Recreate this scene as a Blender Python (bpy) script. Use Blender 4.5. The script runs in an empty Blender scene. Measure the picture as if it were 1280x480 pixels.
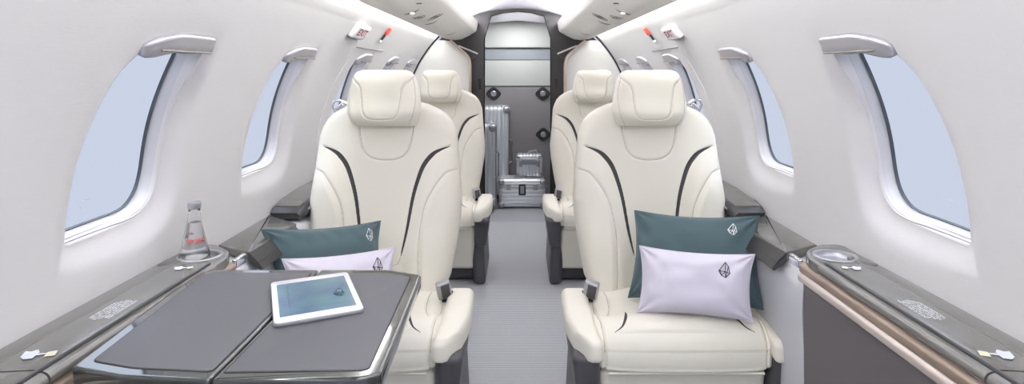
import bpy, bmesh, math, random
import numpy as np
from math import sin, cos, pi, sqrt, asin, atan2, tan
from mathutils import Vector, Matrix, noise
random.seed(4)
SC = bpy.context.scene
COL = SC.collection
F, VX, VY, H = 720.0, 647.0, 88.0, 1.08      # focal length in px (1280 wide), vanishing point, eye height

def P(px, py, Y):
    return Vector(((px-VX)*Y/F, Y, H-(py-VY)*Y/F))

def lin(c):
    c = c/255.0
    return c/12.92 if c <= 0.04045 else ((c+0.055)/1.055)**2.4
def rgb(r, g, b): return (lin(r), lin(g), lin(b), 1.0)

# ------------------------------------------------------------------ materials
def mat(name, col, rough=0.5, metal=0.0, coat=0.0, bump=0.0, bscale=200.0, var=0.0, vscale=8.0,
        sheen=0.0, trans=0.0, ior=1.45, emit=None, estr=0.0, stretch=(1, 1, 1), spec=0.5):
    m = bpy.data.materials.new(name); m.use_nodes = True
    nt = m.node_tree; b = nt.nodes['Principled BSDF']
    b.inputs['Base Color'].default_value = col
    b.inputs['Roughness'].default_value = rough
    b.inputs['Metallic'].default_value = metal
    b.inputs['Coat Weight'].default_value = coat
    b.inputs['Coat Roughness'].default_value = 0.06
    b.inputs['Sheen Weight'].default_value = sheen
    b.inputs['Transmission Weight'].default_value = trans
    b.inputs['IOR'].default_value = ior
    b.inputs['Specular IOR Level'].default_value = spec
    if emit:
        b.inputs['Emission Color'].default_value = emit
        b.inputs['Emission Strength'].default_value = estr
    tc = nt.nodes.new('ShaderNodeTexCoord'); mp = nt.nodes.new('ShaderNodeMapping')
    mp.inputs['Scale'].default_value = stretch
    nt.links.new(tc.outputs['Object'], mp.inputs['Vector'])
    if bump > 0:
        n = nt.nodes.new('ShaderNodeTexNoise'); n.inputs['Scale'].default_value = bscale
        n.inputs['Detail'].default_value = 3
        bp = nt.nodes.new('ShaderNodeBump'); bp.inputs['Strength'].default_value = bump
        bp.inputs['Distance'].default_value = 0.002
        nt.links.new(mp.outputs[0], n.inputs['Vector'])
        nt.links.new(n.outputs['Fac'], bp.inputs['Height'])
        nt.links.new(bp.outputs[0], b.inputs['Normal'])
    if var > 0:
        n = nt.nodes.new('ShaderNodeTexNoise'); n.inputs['Scale'].default_value = vscale
        n.inputs['Detail'].default_value = 4
        r = nt.nodes.new('ShaderNodeMapRange'); r.inputs['To Min'].default_value = 1-var; r.inputs['To Max'].default_value = 1+var
        mx = nt.nodes.new('ShaderNodeVectorMath'); mx.operation = 'SCALE'
        mx.inputs[0].default_value = col[:3]
        nt.links.new(mp.outputs[0], n.inputs['Vector'])
        nt.links.new(n.outputs['Fac'], r.inputs['Value'])
        nt.links.new(r.outputs[0], mx.inputs['Scale'])
        nt.links.new(mx.outputs[0], b.inputs['Base Color'])
    return m

M = {}
M['wall']    = mat('wall_lining', rgb(202, 200, 200), 0.75, bump=0.12, bscale=260, stretch=(1, .25, 1), var=.012, vscale=60)
M['ceil']    = mat('ceiling_lining', rgb(206, 203, 212), 0.8)
M['psu']     = mat('service_panel_lining', rgb(238, 235, 227), 0.6, bump=.05, bscale=400)
M['psu_line']= mat('panel_seam', rgb(118, 115, 109), 0.6)
M['leather'] = mat('cream_leather', rgb(236, 231, 216), 0.5, bump=0.08, bscale=420, var=.015, vscale=14)
M['thread']  = mat('grey_thread', rgb(176, 171, 160), 0.7)
M['accent']  = mat('charcoal_accent', rgb(58, 56, 56), 0.55)
M['shroud']  = mat('charcoal_plastic', rgb(72, 71, 74), 0.42, bump=.04, bscale=500)
M['lid']     = mat('bronze_grey_lacquer', rgb(92, 91, 86), 0.24, coat=.5, bump=.04, bscale=700, var=.03, vscale=90, stretch=(1, .15, 1))
M['liddark'] = mat('dark_grey_lacquer', rgb(50, 49, 49), 0.38, coat=.12)
M['gap']     = mat('shadow_gap_rubber', rgb(36, 35, 35), 0.7)
M['rail']    = mat('champagne_rail', rgb(192, 180, 172), 0.33, metal=.3)
M['rail2']   = mat('tan_rail', rgb(142, 126, 112), 0.35, metal=.3)
M['panel']   = mat('charcoal_side_leather', rgb(84, 80, 81), 0.55, bump=.1, bscale=500)
M['grey']    = mat('pale_grey_panel', rgb(202, 202, 205), 0.6, bump=.05, bscale=500)
M['chrome']  = mat('chrome', rgb(215, 215, 218), 0.15, metal=1.0)
M['satin']   = mat('satin_silver', rgb(172, 172, 176), 0.28, metal=.6)
M['framew']  = mat('window_frame_plastic', rgb(200, 196, 196), 0.45)
M['capm']    = mat('blind_housing_plastic', rgb(158, 156, 161), 0.3, metal=.5)
M['bezel']   = mat('window_bezel', rgb(188, 186, 187), 0.4, metal=.1)
M['seal']    = mat('window_seal', rgb(62, 70, 74), 0.5)
M['white']   = mat('white_plastic', rgb(236, 234, 238), 0.45)
M['red']     = mat('red_plastic', rgb(222, 84, 72), 0.45)
M['redprint']= mat('red_print', rgb(196, 60, 60), 0.6)
M['brownred']= mat('maroon_print', rgb(140, 60, 66), 0.6)
M['whiteprint']= mat('white_print', rgb(226, 226, 228), 0.6)
M['yellowprint']= mat('pale_yellow_print', rgb(212, 210, 186), 0.6)
M['blue']    = mat('pale_blue_print', rgb(206, 212, 222), 0.6)
M['black']   = mat('black_rubber', rgb(40, 40, 44), 0.6)
M['teal']    = mat('teal_cotton', rgb(66, 86, 90), 0.85, bump=.25, bscale=700, sheen=.2, var=.04, vscale=25)
M['lilac']   = mat('lilac_white_cotton', rgb(217, 211, 222), 0.85, bump=.2, bscale=700, sheen=.2, var=.012, vscale=25)
M['inlay']   = mat('graphite_leather', rgb(88, 88, 91), 0.6, bump=.12, bscale=800)
M['tedge']   = mat('table_gloss_edge', rgb(62, 66, 64), 0.08, coat=1.0, metal=.25)
M['tabletw'] = mat('white_tablet_bezel', rgb(238, 236, 240), 0.25, coat=.5)
M['alu']     = mat('ribbed_aluminium', rgb(236, 239, 242), 0.28, metal=.55)
M['alus']    = mat('aluminium_side', rgb(165, 168, 172), 0.4, metal=.8)
M['cargo']   = mat('cargo_liner_cream', rgb(182, 184, 181), 0.6)
M['cargog']  = mat('cargo_liner_grey', rgb(144, 149, 154), 0.6)
M['cargod']  = mat('cargo_padding_grey', rgb(134, 130, 132), 0.8, bump=.3, bscale=120)
M['bulk']    = mat('dark_bronze_bulkhead', rgb(44, 42, 40), 0.35, coat=.1, var=.08, vscale=40, stretch=(1, 1, .2))
M['beige']   = mat('beige_edge', rgb(198, 182, 165), 0.5)
M['part']    = mat('partition_lining', rgb(232, 230, 224), 0.65)
M['cargofloor'] = mat('cargo_floor', rgb(168, 168, 172), 0.75, bump=.1, bscale=300)
M['led']     = mat('led_strip', rgb(255, 255, 255), 0.5, emit=(.985, .99, 1, 1), estr=33.0)
M['dim']     = mat('lens_glow', rgb(255, 255, 255), 0.5, emit=(1, 1, 1, 1), estr=1.6)
M['water']   = mat('water', (1, 1, 1, 1), 0.0, trans=1.0, ior=1.33)
M['glass']   = mat('bottle_glass', (1, 1, 1, 1), 0.0, trans=1.0, ior=1.45)

def screen_mat():
    m = mat('tablet_screen', rgb(112, 136, 156), 0.2, coat=.0, spec=.3)
    nt = m.node_tree; b = nt.nodes['Principled BSDF']
    tc = nt.nodes.new('ShaderNodeTexCoord')
    sep = nt.nodes.new('ShaderNodeSeparateXYZ'); nt.links.new(tc.outputs['Object'], sep.inputs[0])
    n = nt.nodes.new('ShaderNodeTexNoise'); n.inputs['Scale'].default_value = 14; n.inputs['Detail'].default_value = 2
    nt.links.new(tc.outputs['Object'], n.inputs['Vector'])
    cr = nt.nodes.new('ShaderNodeValToRGB')
    e = cr.color_ramp.elements
    e[0].position = .3; e[0].color = rgb(74, 94, 118)
    e[1].position = .7; e[1].color = rgb(88, 118, 126)
    nt.links.new(n.outputs['Fac'], cr.inputs[0])
    nt.links.new(cr.outputs[0], b.inputs['Base Color'])
    nt.links.new(cr.outputs[0], b.inputs['Emission Color'])
    b.inputs['Emission Strength'].default_value = .12
    return m
M['screen'] = screen_mat()

def carpet_mat():
    m = mat('ribbed_carpet', rgb(172, 172, 177), 0.95)
    nt = m.node_tree; b = nt.nodes['Principled BSDF']
    tc = nt.nodes.new('ShaderNodeTexCoord')
    w = nt.nodes.new('ShaderNodeTexWave'); w.bands_direction = 'Y'; w.inputs['Scale'].default_value = 24
    w.inputs['Distortion'].default_value = .6; w.inputs['Detail'].default_value = 2; w.inputs['Detail Scale'].default_value = 6
    nt.links.new(tc.outputs['Object'], w.inputs['Vector'])
    n = nt.nodes.new('ShaderNodeTexNoise'); n.inputs['Scale'].default_value = 300
    nt.links.new(tc.outputs['Object'], n.inputs['Vector'])
    mx = nt.nodes.new('ShaderNodeMath'); mx.operation = 'MULTIPLY_ADD'; mx.inputs[1].default_value = .35
    nt.links.new(n.outputs['Fac'], mx.inputs[0]); nt.links.new(w.outputs['Fac'], mx.inputs[2])
    cr = nt.nodes.new('ShaderNodeValToRGB')
    cr.color_ramp.elements[0].position = .1; cr.color_ramp.elements[0].color = rgb(156, 157, 159)
    cr.color_ramp.elements[1].position = 1.1; cr.color_ramp.elements[1].color = rgb(194, 195, 197)
    nt.links.new(mx.outputs[0], cr.inputs[0]); nt.links.new(cr.outputs[0], b.inputs['Base Color'])
    bp = nt.nodes.new('ShaderNodeBump'); bp.inputs['Strength'].default_value = .35; bp.inputs['Distance'].default_value = .003
    nt.links.new(mx.outputs[0], bp.inputs['Height']); nt.links.new(bp.outputs[0], b.inputs['Normal'])
    return m
M['carpet'] = carpet_mat()

def pane_mat():
    m = bpy.data.materials.new('window_pane'); m.use_nodes = True
    nt = m.node_tree; nt.nodes.clear()
    o = nt.nodes.new('ShaderNodeOutputMaterial'); mix = nt.nodes.new('ShaderNodeMixShader')
    t = nt.nodes.new('ShaderNodeBsdfTransparent'); t.inputs[0].default_value = (.97, .98, 1, 1)
    g = nt.nodes.new('ShaderNodeBsdfGlossy'); g.inputs['Roughness'].default_value = .03
    fr = nt.nodes.new('ShaderNodeFresnel'); fr.inputs[0].default_value = 1.03
    nt.links.new(fr.outputs[0], mix.inputs[0]); nt.links.new(t.outputs[0], mix.inputs[1]); nt.links.new(g.outputs[0], mix.inputs[2])
    nt.links.new(mix.outputs[0], o.inputs[0])
    return m
M['pane'] = pane_mat()

# ------------------------------------------------------------------ object helpers
def mk(name, verts, faces, m, parent=None, angle=40, fix=True):
    me = bpy.data.meshes.new(name)
    me.from_pydata([tuple(v) for v in verts], [], [tuple(f) for f in faces])
    if fix:
        bm = bmesh.new(); bm.from_mesh(me)
        bmesh.ops.recalc_face_normals(bm, faces=bm.faces)
        bm.to_mesh(me); bm.free()
    me.shade_smooth()
    if angle < 180: me.set_sharp_from_angle(angle=math.radians(angle))
    me.materials.append(m)
    o = bpy.data.objects.new(name, me); COL.objects.link(o)
    if parent is not None: o.parent = parent
    return o
def thing(name, label, cat, loc=(0, 0, 0), group=None):
    o = bpy.data.objects.new(name, None); COL.objects.link(o); o.location = loc
    o.empty_display_size = .05
    return tag(o, label, cat, group)
def tag(o, label, cat, group=None):
    o['label'] = label; o['category'] = cat
    if group: o['group'] = group
    return o
def struct(o): o['kind'] = 'structure'; return o
class MB:
    def __init__(s): s.v = []; s.f = []
    def add(s, v, f):
        n = len(s.v); s.v += [Vector(p) for p in v]; s.f += [tuple(i+n for i in q) for q in f]; return s
    def build(s, name, m, parent=None, angle=40, fix=True): return mk(name, s.v, s.f, m, parent, angle, fix)

def axis_pts(h, r, n, k=4):
    a = [-h + r*(1-tan(pi/4*(k-i)/k)) for i in range(k+1)]
    mid = [-(h-r) + 2*(h-r)*i/n for i in range(1, n)]
    return a + mid + [-x for x in reversed(a)]
def rbox(cx, cy, cz, sx, sy, sz, r, n=(2, 2, 2), deform=None, k=4):
    """rounded box grid, centre + full sizes; deform(Vector local)->Vector local"""
    hs = (sx/2, sy/2, sz/2); r = min(r, *[h*.999 for h in hs])
    ax = [axis_pts(hs[i], r, n[i], k) for i in range(3)]
    vid = {}; V = []; Fc = []
    def vert(i, j, l):
        key = (i, j, l)
        if key not in vid:
            p = Vector((ax[0][i], ax[1][j], ax[2][l]))
            q = Vector([max(-(hs[a]-r), min(hs[a]-r, p[a])) for a in range(3)])
            d = p-q
            if d.length > 1e-9: p = q + d.normalized()*r
            if deform: p = deform(p)
            vid[key] = len(V); V.append(p + Vector((cx, cy, cz)))
        return vid[key]
    N = [len(a) for a in ax]
    for a in range(3):
        b, c = (a+1) % 3, (a+2) % 3
        for side in (0, N[a]-1):
            for i in range(N[b]-1):
                for j in range(N[c]-1):
                    idx = []
                    for (di, dj) in ((0, 0), (1, 0), (1, 1), (0, 1)):
                        k3 = [0, 0, 0]; k3[a] = side; k3[b] = i+di; k3[c] = j+dj
                        idx.append(vert(*k3))
                    Fc.append(idx if side else idx[::-1])
    return V, Fc
def box(x0, x1, y0, y1, z0, z1, r=.004, **k):
    return rbox((x0+x1)/2, (y0+y1)/2, (z0+z1)/2, abs(x1-x0), abs(y1-y0), abs(z1-z0), r, **k)
def tube(pts, r, n=8, closed=False, taper=None):
    pts = [Vector(p) for p in pts]; V = []; Fc = []; m = len(pts)
    up = Vector((0, 0, 1))
    for i, p in enumerate(pts):
        a = pts[(i-1) % m] if (closed or i > 0) else p
        b = pts[(i+1) % m] if (closed or i < m-1) else p
        t = (b-a).normalized()
        s = t.cross(up)
        if s.length < 1e-3: s = t.cross(Vector((1, 0, 0)))
        s.normalize(); w = s.cross(t).normalized()
        rr = r*(taper[i] if taper else 1)
        for j in range(n):
            an = 2*pi*j/n
            V.append(p + s*cos(an)*rr + w*sin(an)*rr)
    for i in range(m if closed else m-1):
        for j in range(n):
            i2 = (i+1) % m
            Fc.append((i*n+j, i*n+(j+1) % n, i2*n+(j+1) % n, i2*n+j))
    if not closed:
        Fc.append(tuple(range(n))); Fc.append(tuple((m-1)*n+j for j in range(n)))
    return V, Fc
def lathe(prof, n=40, c=(0, 0, 0), axis='z'):
    V = []; Fc = []
    for (r, z) in prof:
        for j in range(n):
            a = 2*pi*j/n
            V.append(Vector((c[0]+r*cos(a), c[1]+r*sin(a), c[2]+z)))
    for i in range(len(prof)-1):
        for j in range(n):
            Fc.append((i*n+j, i*n+(j+1) % n, (i+1)*n+(j+1) % n, (i+1)*n+j))
    return V, Fc
def loft(rings, cap=True, closed=True):
    n = len(rings[0]); V = [Vector(p) for r in rings for p in r]; Fc = []
    for i in range(len(rings)-1):
        for j in range(n if closed else n-1):
            j2 = (j+1) % n
            Fc.append((i*n+j, i*n+j2, (i+1)*n+j2, (i+1)*n+j))
    if cap:
        Fc.append(tuple(range(n))); Fc.append(tuple((len(rings)-1)*n+j for j in range(n)))
    return V, Fc
def extr_y(poly, y0, y1, ys=None):
    """extrude (x,z) polygon along y"""
    ys = ys or [y0, y1]
    return loft([[Vector((x, y, z)) for x, z in poly] for y in ys])
def prism(poly, z0, z1, r=0.0):
    """(x,y) polygon extruded in z with small chamfer r on both rims"""
    c = Vector((sum(p[0] for p in poly)/len(poly), sum(p[1] for p in poly)/len(poly)))
    def ins(d):
        out = []; n = len(poly)
        for i in range(n):
            a = Vector(poly[i-1]); b = Vector(poly[i]); e = Vector(poly[(i+1) % n])
            d1 = (b-a).normalized(); d2 = (e-b).normalized()
            n1 = Vector((-d1.y, d1.x)); n2 = Vector((-d2.y, d2.x))
            if n1.dot(c-b) < 0 and n2.dot(c-b) < 0: n1, n2 = -n1, -n2
            bis = (n1+n2).normalized(); k = d/max(.4, bis.dot(n1))
            out.append(b+bis*k)
        return out
    if r <= 0:
        return loft([[(p[0], p[1], z0) for p in poly], [(p[0], p[1], z1) for p in poly]])
    rr = []
    for (d, z) in ((r, z0), (r*.3, z0+r*.3), (0, z0+r), (0, z1-r), (r*.3, z1-r*.3), (r, z1)):
        rr.append([(p[0], p[1], z) for p in ins(d)])
    return loft(rr)
def roundpoly(poly, rad, n=5):
    """round corners of 2d polygon; rad number or list"""
    out = []; N = len(poly)
    for i in range(N):
        a = Vector(poly[i-1]); b = Vector(poly[i]); c = Vector(poly[(i+1) % N])
        r = rad[i] if isinstance(rad, (list, tuple)) else rad
        if r <= 0: out.append(b); continue
        r1 = min(r, (a-b).length*.45, (c-b).length*.45)
        p = b+(a-b).normalized()*r1; q = b+(c-b).normalized()*r1
        for k in range(n+1):
            t = k/n
            out.append(p*(1-t)**2 + b*2*t*(1-t) + q*t*t)
    return out
def text_mesh(body, size, extrude=0.0, spacing=1.0, bold=0.0):
    cu = bpy.data.curves.new('lettering', 'FONT'); cu.body = body; cu.size = size; cu.extrude = extrude
    cu.align_x = 'CENTER'; cu.align_y = 'CENTER'; cu.space_character = spacing; cu.resolution_u = 3; cu.offset = bold
    o = bpy.data.objects.new('lettering', cu); COL.objects.link(o)
    dg = bpy.context.evaluated_depsgraph_get(); dg.update()
    me = bpy.data.meshes.new_from_object(o.evaluated_get(dg))
    V = [v.co.copy() for v in me.vertices]; Fc = [tuple(p.vertices) for p in me.polygons]
    bpy.data.objects.remove(o); bpy.data.curves.remove(cu); bpy.data.meshes.remove(me)
    return V, Fc
def ss(x):
    x = np.clip(x, 0, 1); return x*x*(3-2*x)
def polydist(X, Z, pts):
    """distance from grid points to polyline"""
    D = np.full(X.shape, 9.0)
    for (a, b) in zip(pts[:-1], pts[1:]):
        ax, az = a; bx, bz = b; dx, dz = bx-ax, bz-az; L = dx*dx+dz*dz+1e-12
        t = np.clip(((X-ax)*dx+(Z-az)*dz)/L, 0, 1)
        D = np.minimum(D, np.hypot(X-ax-t*dx, Z-az-t*dz))
    return D
def smoothline(pts, n=8):
    """Catmull-Rom through points"""
    out = []
    P_ = [pts[0]]+list(pts)+[pts[-1]]
    for i in range(1, len(P_)-2):
        p0, p1, p2, p3 = [np.array(P_[i+k], float) for k in (-1, 0, 1, 2)]
        for k in range(n):
            t = k/n
            out.append(tuple(.5*((2*p1)+(-p0+p2)*t+(2*p0-5*p1+4*p2-p3)*t*t+(-p0+3*p1-3*p2+p3)*t**3)))
    out.append(tuple(pts[-1]))
    return out

# ------------------------------------------------------------------ cabin shell
R0, ZC = .80, .75
YF, YB = -0.6, 4.16
def W(sg, y, s, r=R0):
    th = s/R0
    return Vector((sg*r*cos(th), y, ZC + r*sin(th)))
WC = [1.190, 1.855, 2.62, 3.23, 3.79]
WHW, WS0, WS1 = .125, .012, .398
CELL = [.85, 1.52, 2.24, 2.925, 3.51, 4.07]
S_LO, S_MID, S_TOP = -.22, .56, .80
_OC = roundpoly([(-.152, WS0), (.125, WS0), (.125, WS1+.01), (-.070, WS1+.01), (-.137, .33), (-.153, .22)], [.012, .095, .05, .04, .05, .06], 8)
def _rr(a):
    ca, sa = cos(a), sin(a); sc = (WS0+WS1)/2; best = .2
    for i in range(len(_OC)):
        p = _OC[i-1]; q = _OC[i]; px_, py_ = p[0], p[1]-sc; dx, dy = q[0]-p[0], q[1]-p[1]
        det = ca*(-dy)+sa*dx
        if abs(det) < 1e-12: continue
        t = (px_*(-dy)+py_*dx)/det; u = (ca*py_-sa*px_)/det
        if t > 0 and -1e-6 <= u <= 1+1e-6: best = t
    return best
_RC = {}
def outline(inset, n=96, extra=()):
    """rounded window opening in (angle, dy, s), star-shaped about its centre"""
    sc = (WS0+WS1)/2; out = []
    for a in sorted(list(2*pi*(i+.5)/n for i in range(n)) + list(extra)):
        if a not in _RC: _RC[a] = _rr(a)
        r = _RC[a]-inset
        out.append((a, r*cos(a), sc+r*sin(a)))
    return out
def depth(a):
    """how far the scoop is sunk at the edge of the opening: nothing on the fore side, most below and aft"""
    k = .5+.5*cos(a+pi/5)
    return .002+.026*k**.7*(1 if sin(a) < .6 else max(0, 1-(sin(a)-.6)/.35))
def build_wall(sg, name):
    mb = MB()
    def patch(y0, y1, s0, s1, ny, ns):
        V = [W(sg, y0+(y1-y0)*i/ny, s0+(s1-s0)*j/ns) for i in range(ny+1) for j in range(ns+1)]
        Fc = [(i*(ns+1)+j, (i+1)*(ns+1)+j, (i+1)*(ns+1)+j+1, i*(ns+1)+j+1) for i in range(ny) for j in range(ns)]
        mb.add(V, Fc)
    patch(YF, CELL[0], S_LO, S_TOP, 4, 40)
    patch(CELL[-1], YB, S_LO, S_TOP, 1, 40)
    patch(CELL[0], CELL[-1], S_MID, S_TOP, 8, 12)
    sc = (WS0+WS1)/2
    for i, c in enumerate(WC):
        ya, yb = CELL[i]-c, CELL[i+1]-c; sa, sb = S_LO-sc, S_MID-sc
        ex = [atan2(q, p) % (2*pi) for p in (ya, yb) for q in (sa, sb)]
        O = outline(0, 96, ex)
        dist = [0, .003, .008, .015, .023, .032, .042, .052, .064, .08]
        rings = []
        B = []
        for (a, dy, s) in O:
            ca, sn = cos(a), sin(a); t = 1e9
            if ca > 1e-9: t = min(t, yb/ca)
            if ca < -1e-9: t = min(t, ya/ca)
            if sn > 1e-9: t = min(t, sb/sn)
            if sn < -1e-9: t = min(t, sa/sn)
            B.append((t*ca, sc+t*sn))
        for d in [-1] + dist + [None]*5:
            ring = []
            for (a, dy, s), (by, bs) in zip(O, B):
                L = sqrt((by-dy)**2+(bs-s)**2)
                if d == -1:
                    ring.append(W(sg, c+dy, s, R0+depth(a)+.012)); continue
                if d is None:
                    k = len(rings)-len(dist)-1+1; f0 = .08/L; f = f0+(1-f0)*k/5; dd = 1
                else:
                    f = d/L; dd = d/.066
                x = max(0, min(1, dd)); sm = 1-x*x*(3-2*x)
                y = dy+(by-dy)*f; s2 = s+(bs-s)*f
                # the scoop is deeper below and aft of the glass
                ring.append(W(sg, c+y, s2, R0+depth(a)*sm))
            rings.append(ring)
        V, Fc = loft(rings, cap=False)
        mb.add(V, Fc)
    # lower flank
    V = []; lo = [(.785, ZC+R0*sin(S_LO/R0)+.01), (.78, .4), (.76, .2), (.70, 0)]
    for y in (YF, YB):
        for x, z in lo: V.append(Vector((sg*x, y, z)))
    mb.add(V, [(i, i+1, i+5, i+4) for i in range(3)])
    o = mb.build(name, M['wall'], angle=180, fix=False)
    return struct(o)
build_wall(-1, 'wall_left'); build_wall(1, 'wall_right')

def build_window(sg, c, idx):
    root = bpy.data.objects.new('window_%d' % idx, None); COL.objects.link(root)
    root.location = W(sg, c, WS0, R0); struct(root)
    inv = -root.location
    def rings(spec):
        rr = []
        for ins, d, r in spec:      # d: share of the scoop depth, r: extra radius beyond it, absolute when negative
            rr.append([W(sg, c+dy-.030*max(0, -cos(a)), s, (R0+depth(a)*d+r+.016*max(0, -cos(a))**.5) if r < .5 else r)+inv for (a, dy, s) in outline(ins)])
        return rr
    V, Fc = loft(rings([(-.003, 1, .0005), (.0015, 1, .001), (.002, 1, .003)]), cap=False); mk('reveal', V, Fc, M['gap'], root, 180)
    V, Fc = loft(rings([(.0008, 1, -.0002), (.003, 1, -.001), (.0045, 1, .003), (.006, .5, .016), (.008, 0, .836)]), cap=False); mk('window_frame', V, Fc, M['framew'], root, 60)
    V, Fc = loft(rings([(.008, 0, .835), (.0095, 0, .840), (.0085, 0, .850), (.012, 0, .860)]), cap=False); mk('bezel', V, Fc, M['bezel'], root, 60)
    V, Fc = loft(rings([(.011, 0, .859), (.0135, 0, .858), (.014, 0, .866)]), cap=False); mk('seal', V, Fc, M['seal'], root, 60)
    rr = rings([(.013, 0, .864), (.04, 0, .864), (.07, 0, .864), (.10, 0, .864)])
    V, Fc = loft(rr, cap=False); Fc.append(tuple(len(V)-96+i for i in range(96)))
    mk('pane', V, Fc, M['pane'], root, 180)
    # blind housing: flat rounded hood over the top of the opening
    s0, s1 = .386, .428
    rows = 16; ringl = []
    for i in range(27):
        u = -1+2*i/26
        e = max(0, 1-abs(u)**6)**.5
        y = c+.014+u*.117
        ring = []
        for k in range(rows):
            t = 2*pi*k/rows
            ce = abs(cos(t))**.5*(1 if cos(t) > 0 else -1); se = abs(sin(t))**.5*(1 if sin(t) > 0 else -1)
            ss_ = (s0+s1)/2 + (s1-s0)/2*ce*(.5+.5*e) - .030*max(0, -u-.15)**1.4
            dep = .002 + .017*se*(.35+.65*e)*(1.15 if ce < 0 else .85)
            ring.append(W(sg, y, ss_, R0+.004-dep)+inv)
        ringl.append(ring)
    V, Fc = loft(ringl); mk('blind_housing', V, Fc, M['capm'], root, 180)
    V, Fc = tube([W(sg, c-.07+i*.02, .392, R0-.0165)+inv for i in range(10)], .0022, 6); mk('housing_groove', V, Fc, M['psu_line'], root, 180)
    # roller blind bottom bar with pull tab, just below the housing
    ringl = []
    for i in range(9):
        u = -1+2*i/8; w = sqrt(max(0.02, 1-u*u))
        ring = []
        for k in range(8):
            t = 2*pi*k/8
            ring.append(W(sg, c+.055+u*.045, .384+.010*cos(t)*w, R0+.010-.011*sin(t)*w)+inv)
        ringl.append(ring)
    V, Fc = loft(ringl); mk('blind_tab', V, Fc, M['satin'], root, 180)
    # small grey approval mark printed low on the pane
    V, Fc = text_mesh('- - - -\n- - - -', .012)
    V2 = [W(sg, c-.045-sg*p.x*-1, WS0+.05+p.y, .8632)+inv for p in V]
    mk('pane_mark', V2, Fc, M['grey'], root, 180)
    return root
n = 0
for sg in (-1, 1):
    for c in WC:
        n += 1; build_window(sg, c, n)

# slim ridges where the exit hatch lining meets the wall (aft of the second windows)
k = 0
for sg in (-1, 1):
    k += 1
    pts = []
    pts2 = []
    for i in range(28):
        s = -.1+i*.0203
        pts.append(W(sg, 2.28+.15*max(0, s/.45)**1.5, s, R0+.0008))
    V, Fc = tube(pts, .0035, 6); struct(mk('trim_%d' % k, V, Fc, M['wall']))
# dark slit above the hatch windows
for sg in (-1, 1):
    k += 1
    V, Fc = tube([W(sg, 2.42+i*.047, .451, R0-.0005) for i in range(11)], .0028, 6); struct(mk('trim_%d' % k, V, Fc, M['psu_line']))

# ceiling arch
V = []; Fc = []
ns = 36; a0, a1 = S_TOP/R0-.02, pi-S_TOP/R0+.02
ys = [YF, 1.0, 2.5, YB+.06]
for y in ys:
    for j in range(ns+1):
        th = a0+(a1-a0)*j/ns
        V.append(Vector((R0*cos(th), y, ZC+R0*sin(th)-.022*sin(th)**8)))
for i in range(len(ys)-1):
    for j in range(ns): Fc.append((i*(ns+1)+j, i*(ns+1)+j+1, (i+1)*(ns+1)+j+1, (i+1)*(ns+1)+j))
struct(mk('ceiling', V, Fc, M['ceil'], angle=180))

# floor (ribbed carpet) and baggage floor
V, Fc = box(-.76, .76, YF, 4.11, -.03, 0, .003); struct(mk('floor', V, Fc, M['carpet']))
V, Fc = box(-.60, .60, 4.114, 4.50, -.03, 0.0, .003); struct(mk('floor', V, Fc, M['cargofloor']))
V, Fc = box(-.60, .60, 4.503, 5.05, -.03, 0.0, .003); struct(mk('floor', V, Fc, M['cargofloor']))

# overhead service panels
def overhead(sg, side):
    root = thing('overhead_panel', 'long cream overhead service panel running along the %s side of the ceiling' % side, 'panel', (sg*.42, 2.0, 1.36), 'overhead service panels')
    base = [(.530, 1.318), (.527, 1.309), (.437, 1.298), (.405, 1.306), (.318, 1.347), (.300, 1.358), (.292, 1.372),
            (.284, 1.425), (.288, 1.434), (.300, 1.438), (.335, 1.438), (.345, 1.425), (.48, 1.38), (.520, 1.33)]
    poly = roundpoly(base, [.004, .006, .05, .02, .01, .006, .010, .01, .008, .006, .006, .01, .01, .006], 4)
    ys = [-.55, 1.0, 2.6, 4.10, 4.13, 4.145]
    rings = []
    for i, y in enumerate(ys):
        k = [0, 0, 0, 0, .002, .008][i]
        cxp = .42; czp = 1.37
        rings.append([Vector((sg*(x+(cxp-x)*k*1.5)-root.location.x, y-root.location.y, z+(czp-z)*k*2-root.location.z)) for x, z in poly])
    V, Fc = loft(rings)
    mk('housing', V, Fc, M['psu'], root, 50)
    # pale end trim at the bulkhead
    V, Fc = tube([Vector((sg*x, 4.10, z))-root.location for x, z in ((.515, 1.307), (.45, 1.2985), (.40, 1.305), (.335, 1.336))], .0035, 6)
    mk('end_trim', V, Fc, M['white'], root)
    return root
overhead(-1, 'left'); overhead(1, 'right')
def on_psu(sg, x, y, off=0.0):
    # underside plane between (.405,1.306) and (.318,1.347)
    t = (.405-x)/.087
    z = 1.306+.041*t
    if x > .405: z = 1.300+.006*(.437-x)/.032 if x < .437 else 1.300+(x-.437)*.126
    nrm = Vector((-sg*.426, 0, -.905)) if x < .405 else Vector((-sg*.15, 0, -.98))
    return Vector((sg*x, y, z)) + nrm*off
def on_strip(sg, y, xs, w, m, name, parent, off=.001, lens=False):
    """lens-shaped slot running across the panel"""
    V = []; Fc = []
    n_ = 14
    for i in range(n_+1):
        t = i/n_; x = xs[0]+(xs[1]-xs[0])*t
        ww = w*sin(pi*min(.999, max(.001, t**.8)))
        V += [on_psu(sg, x, y-ww-.03*(t-.5), off), on_psu(sg, x, y+ww-.03*(t-.5), off)]
    for i in range(n_): Fc.append((2*i, 2*i+1, 2*i+3, 2*i+2))
    mk(name, [v-parent.location for v in V], Fc, m, parent, 180)
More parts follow.
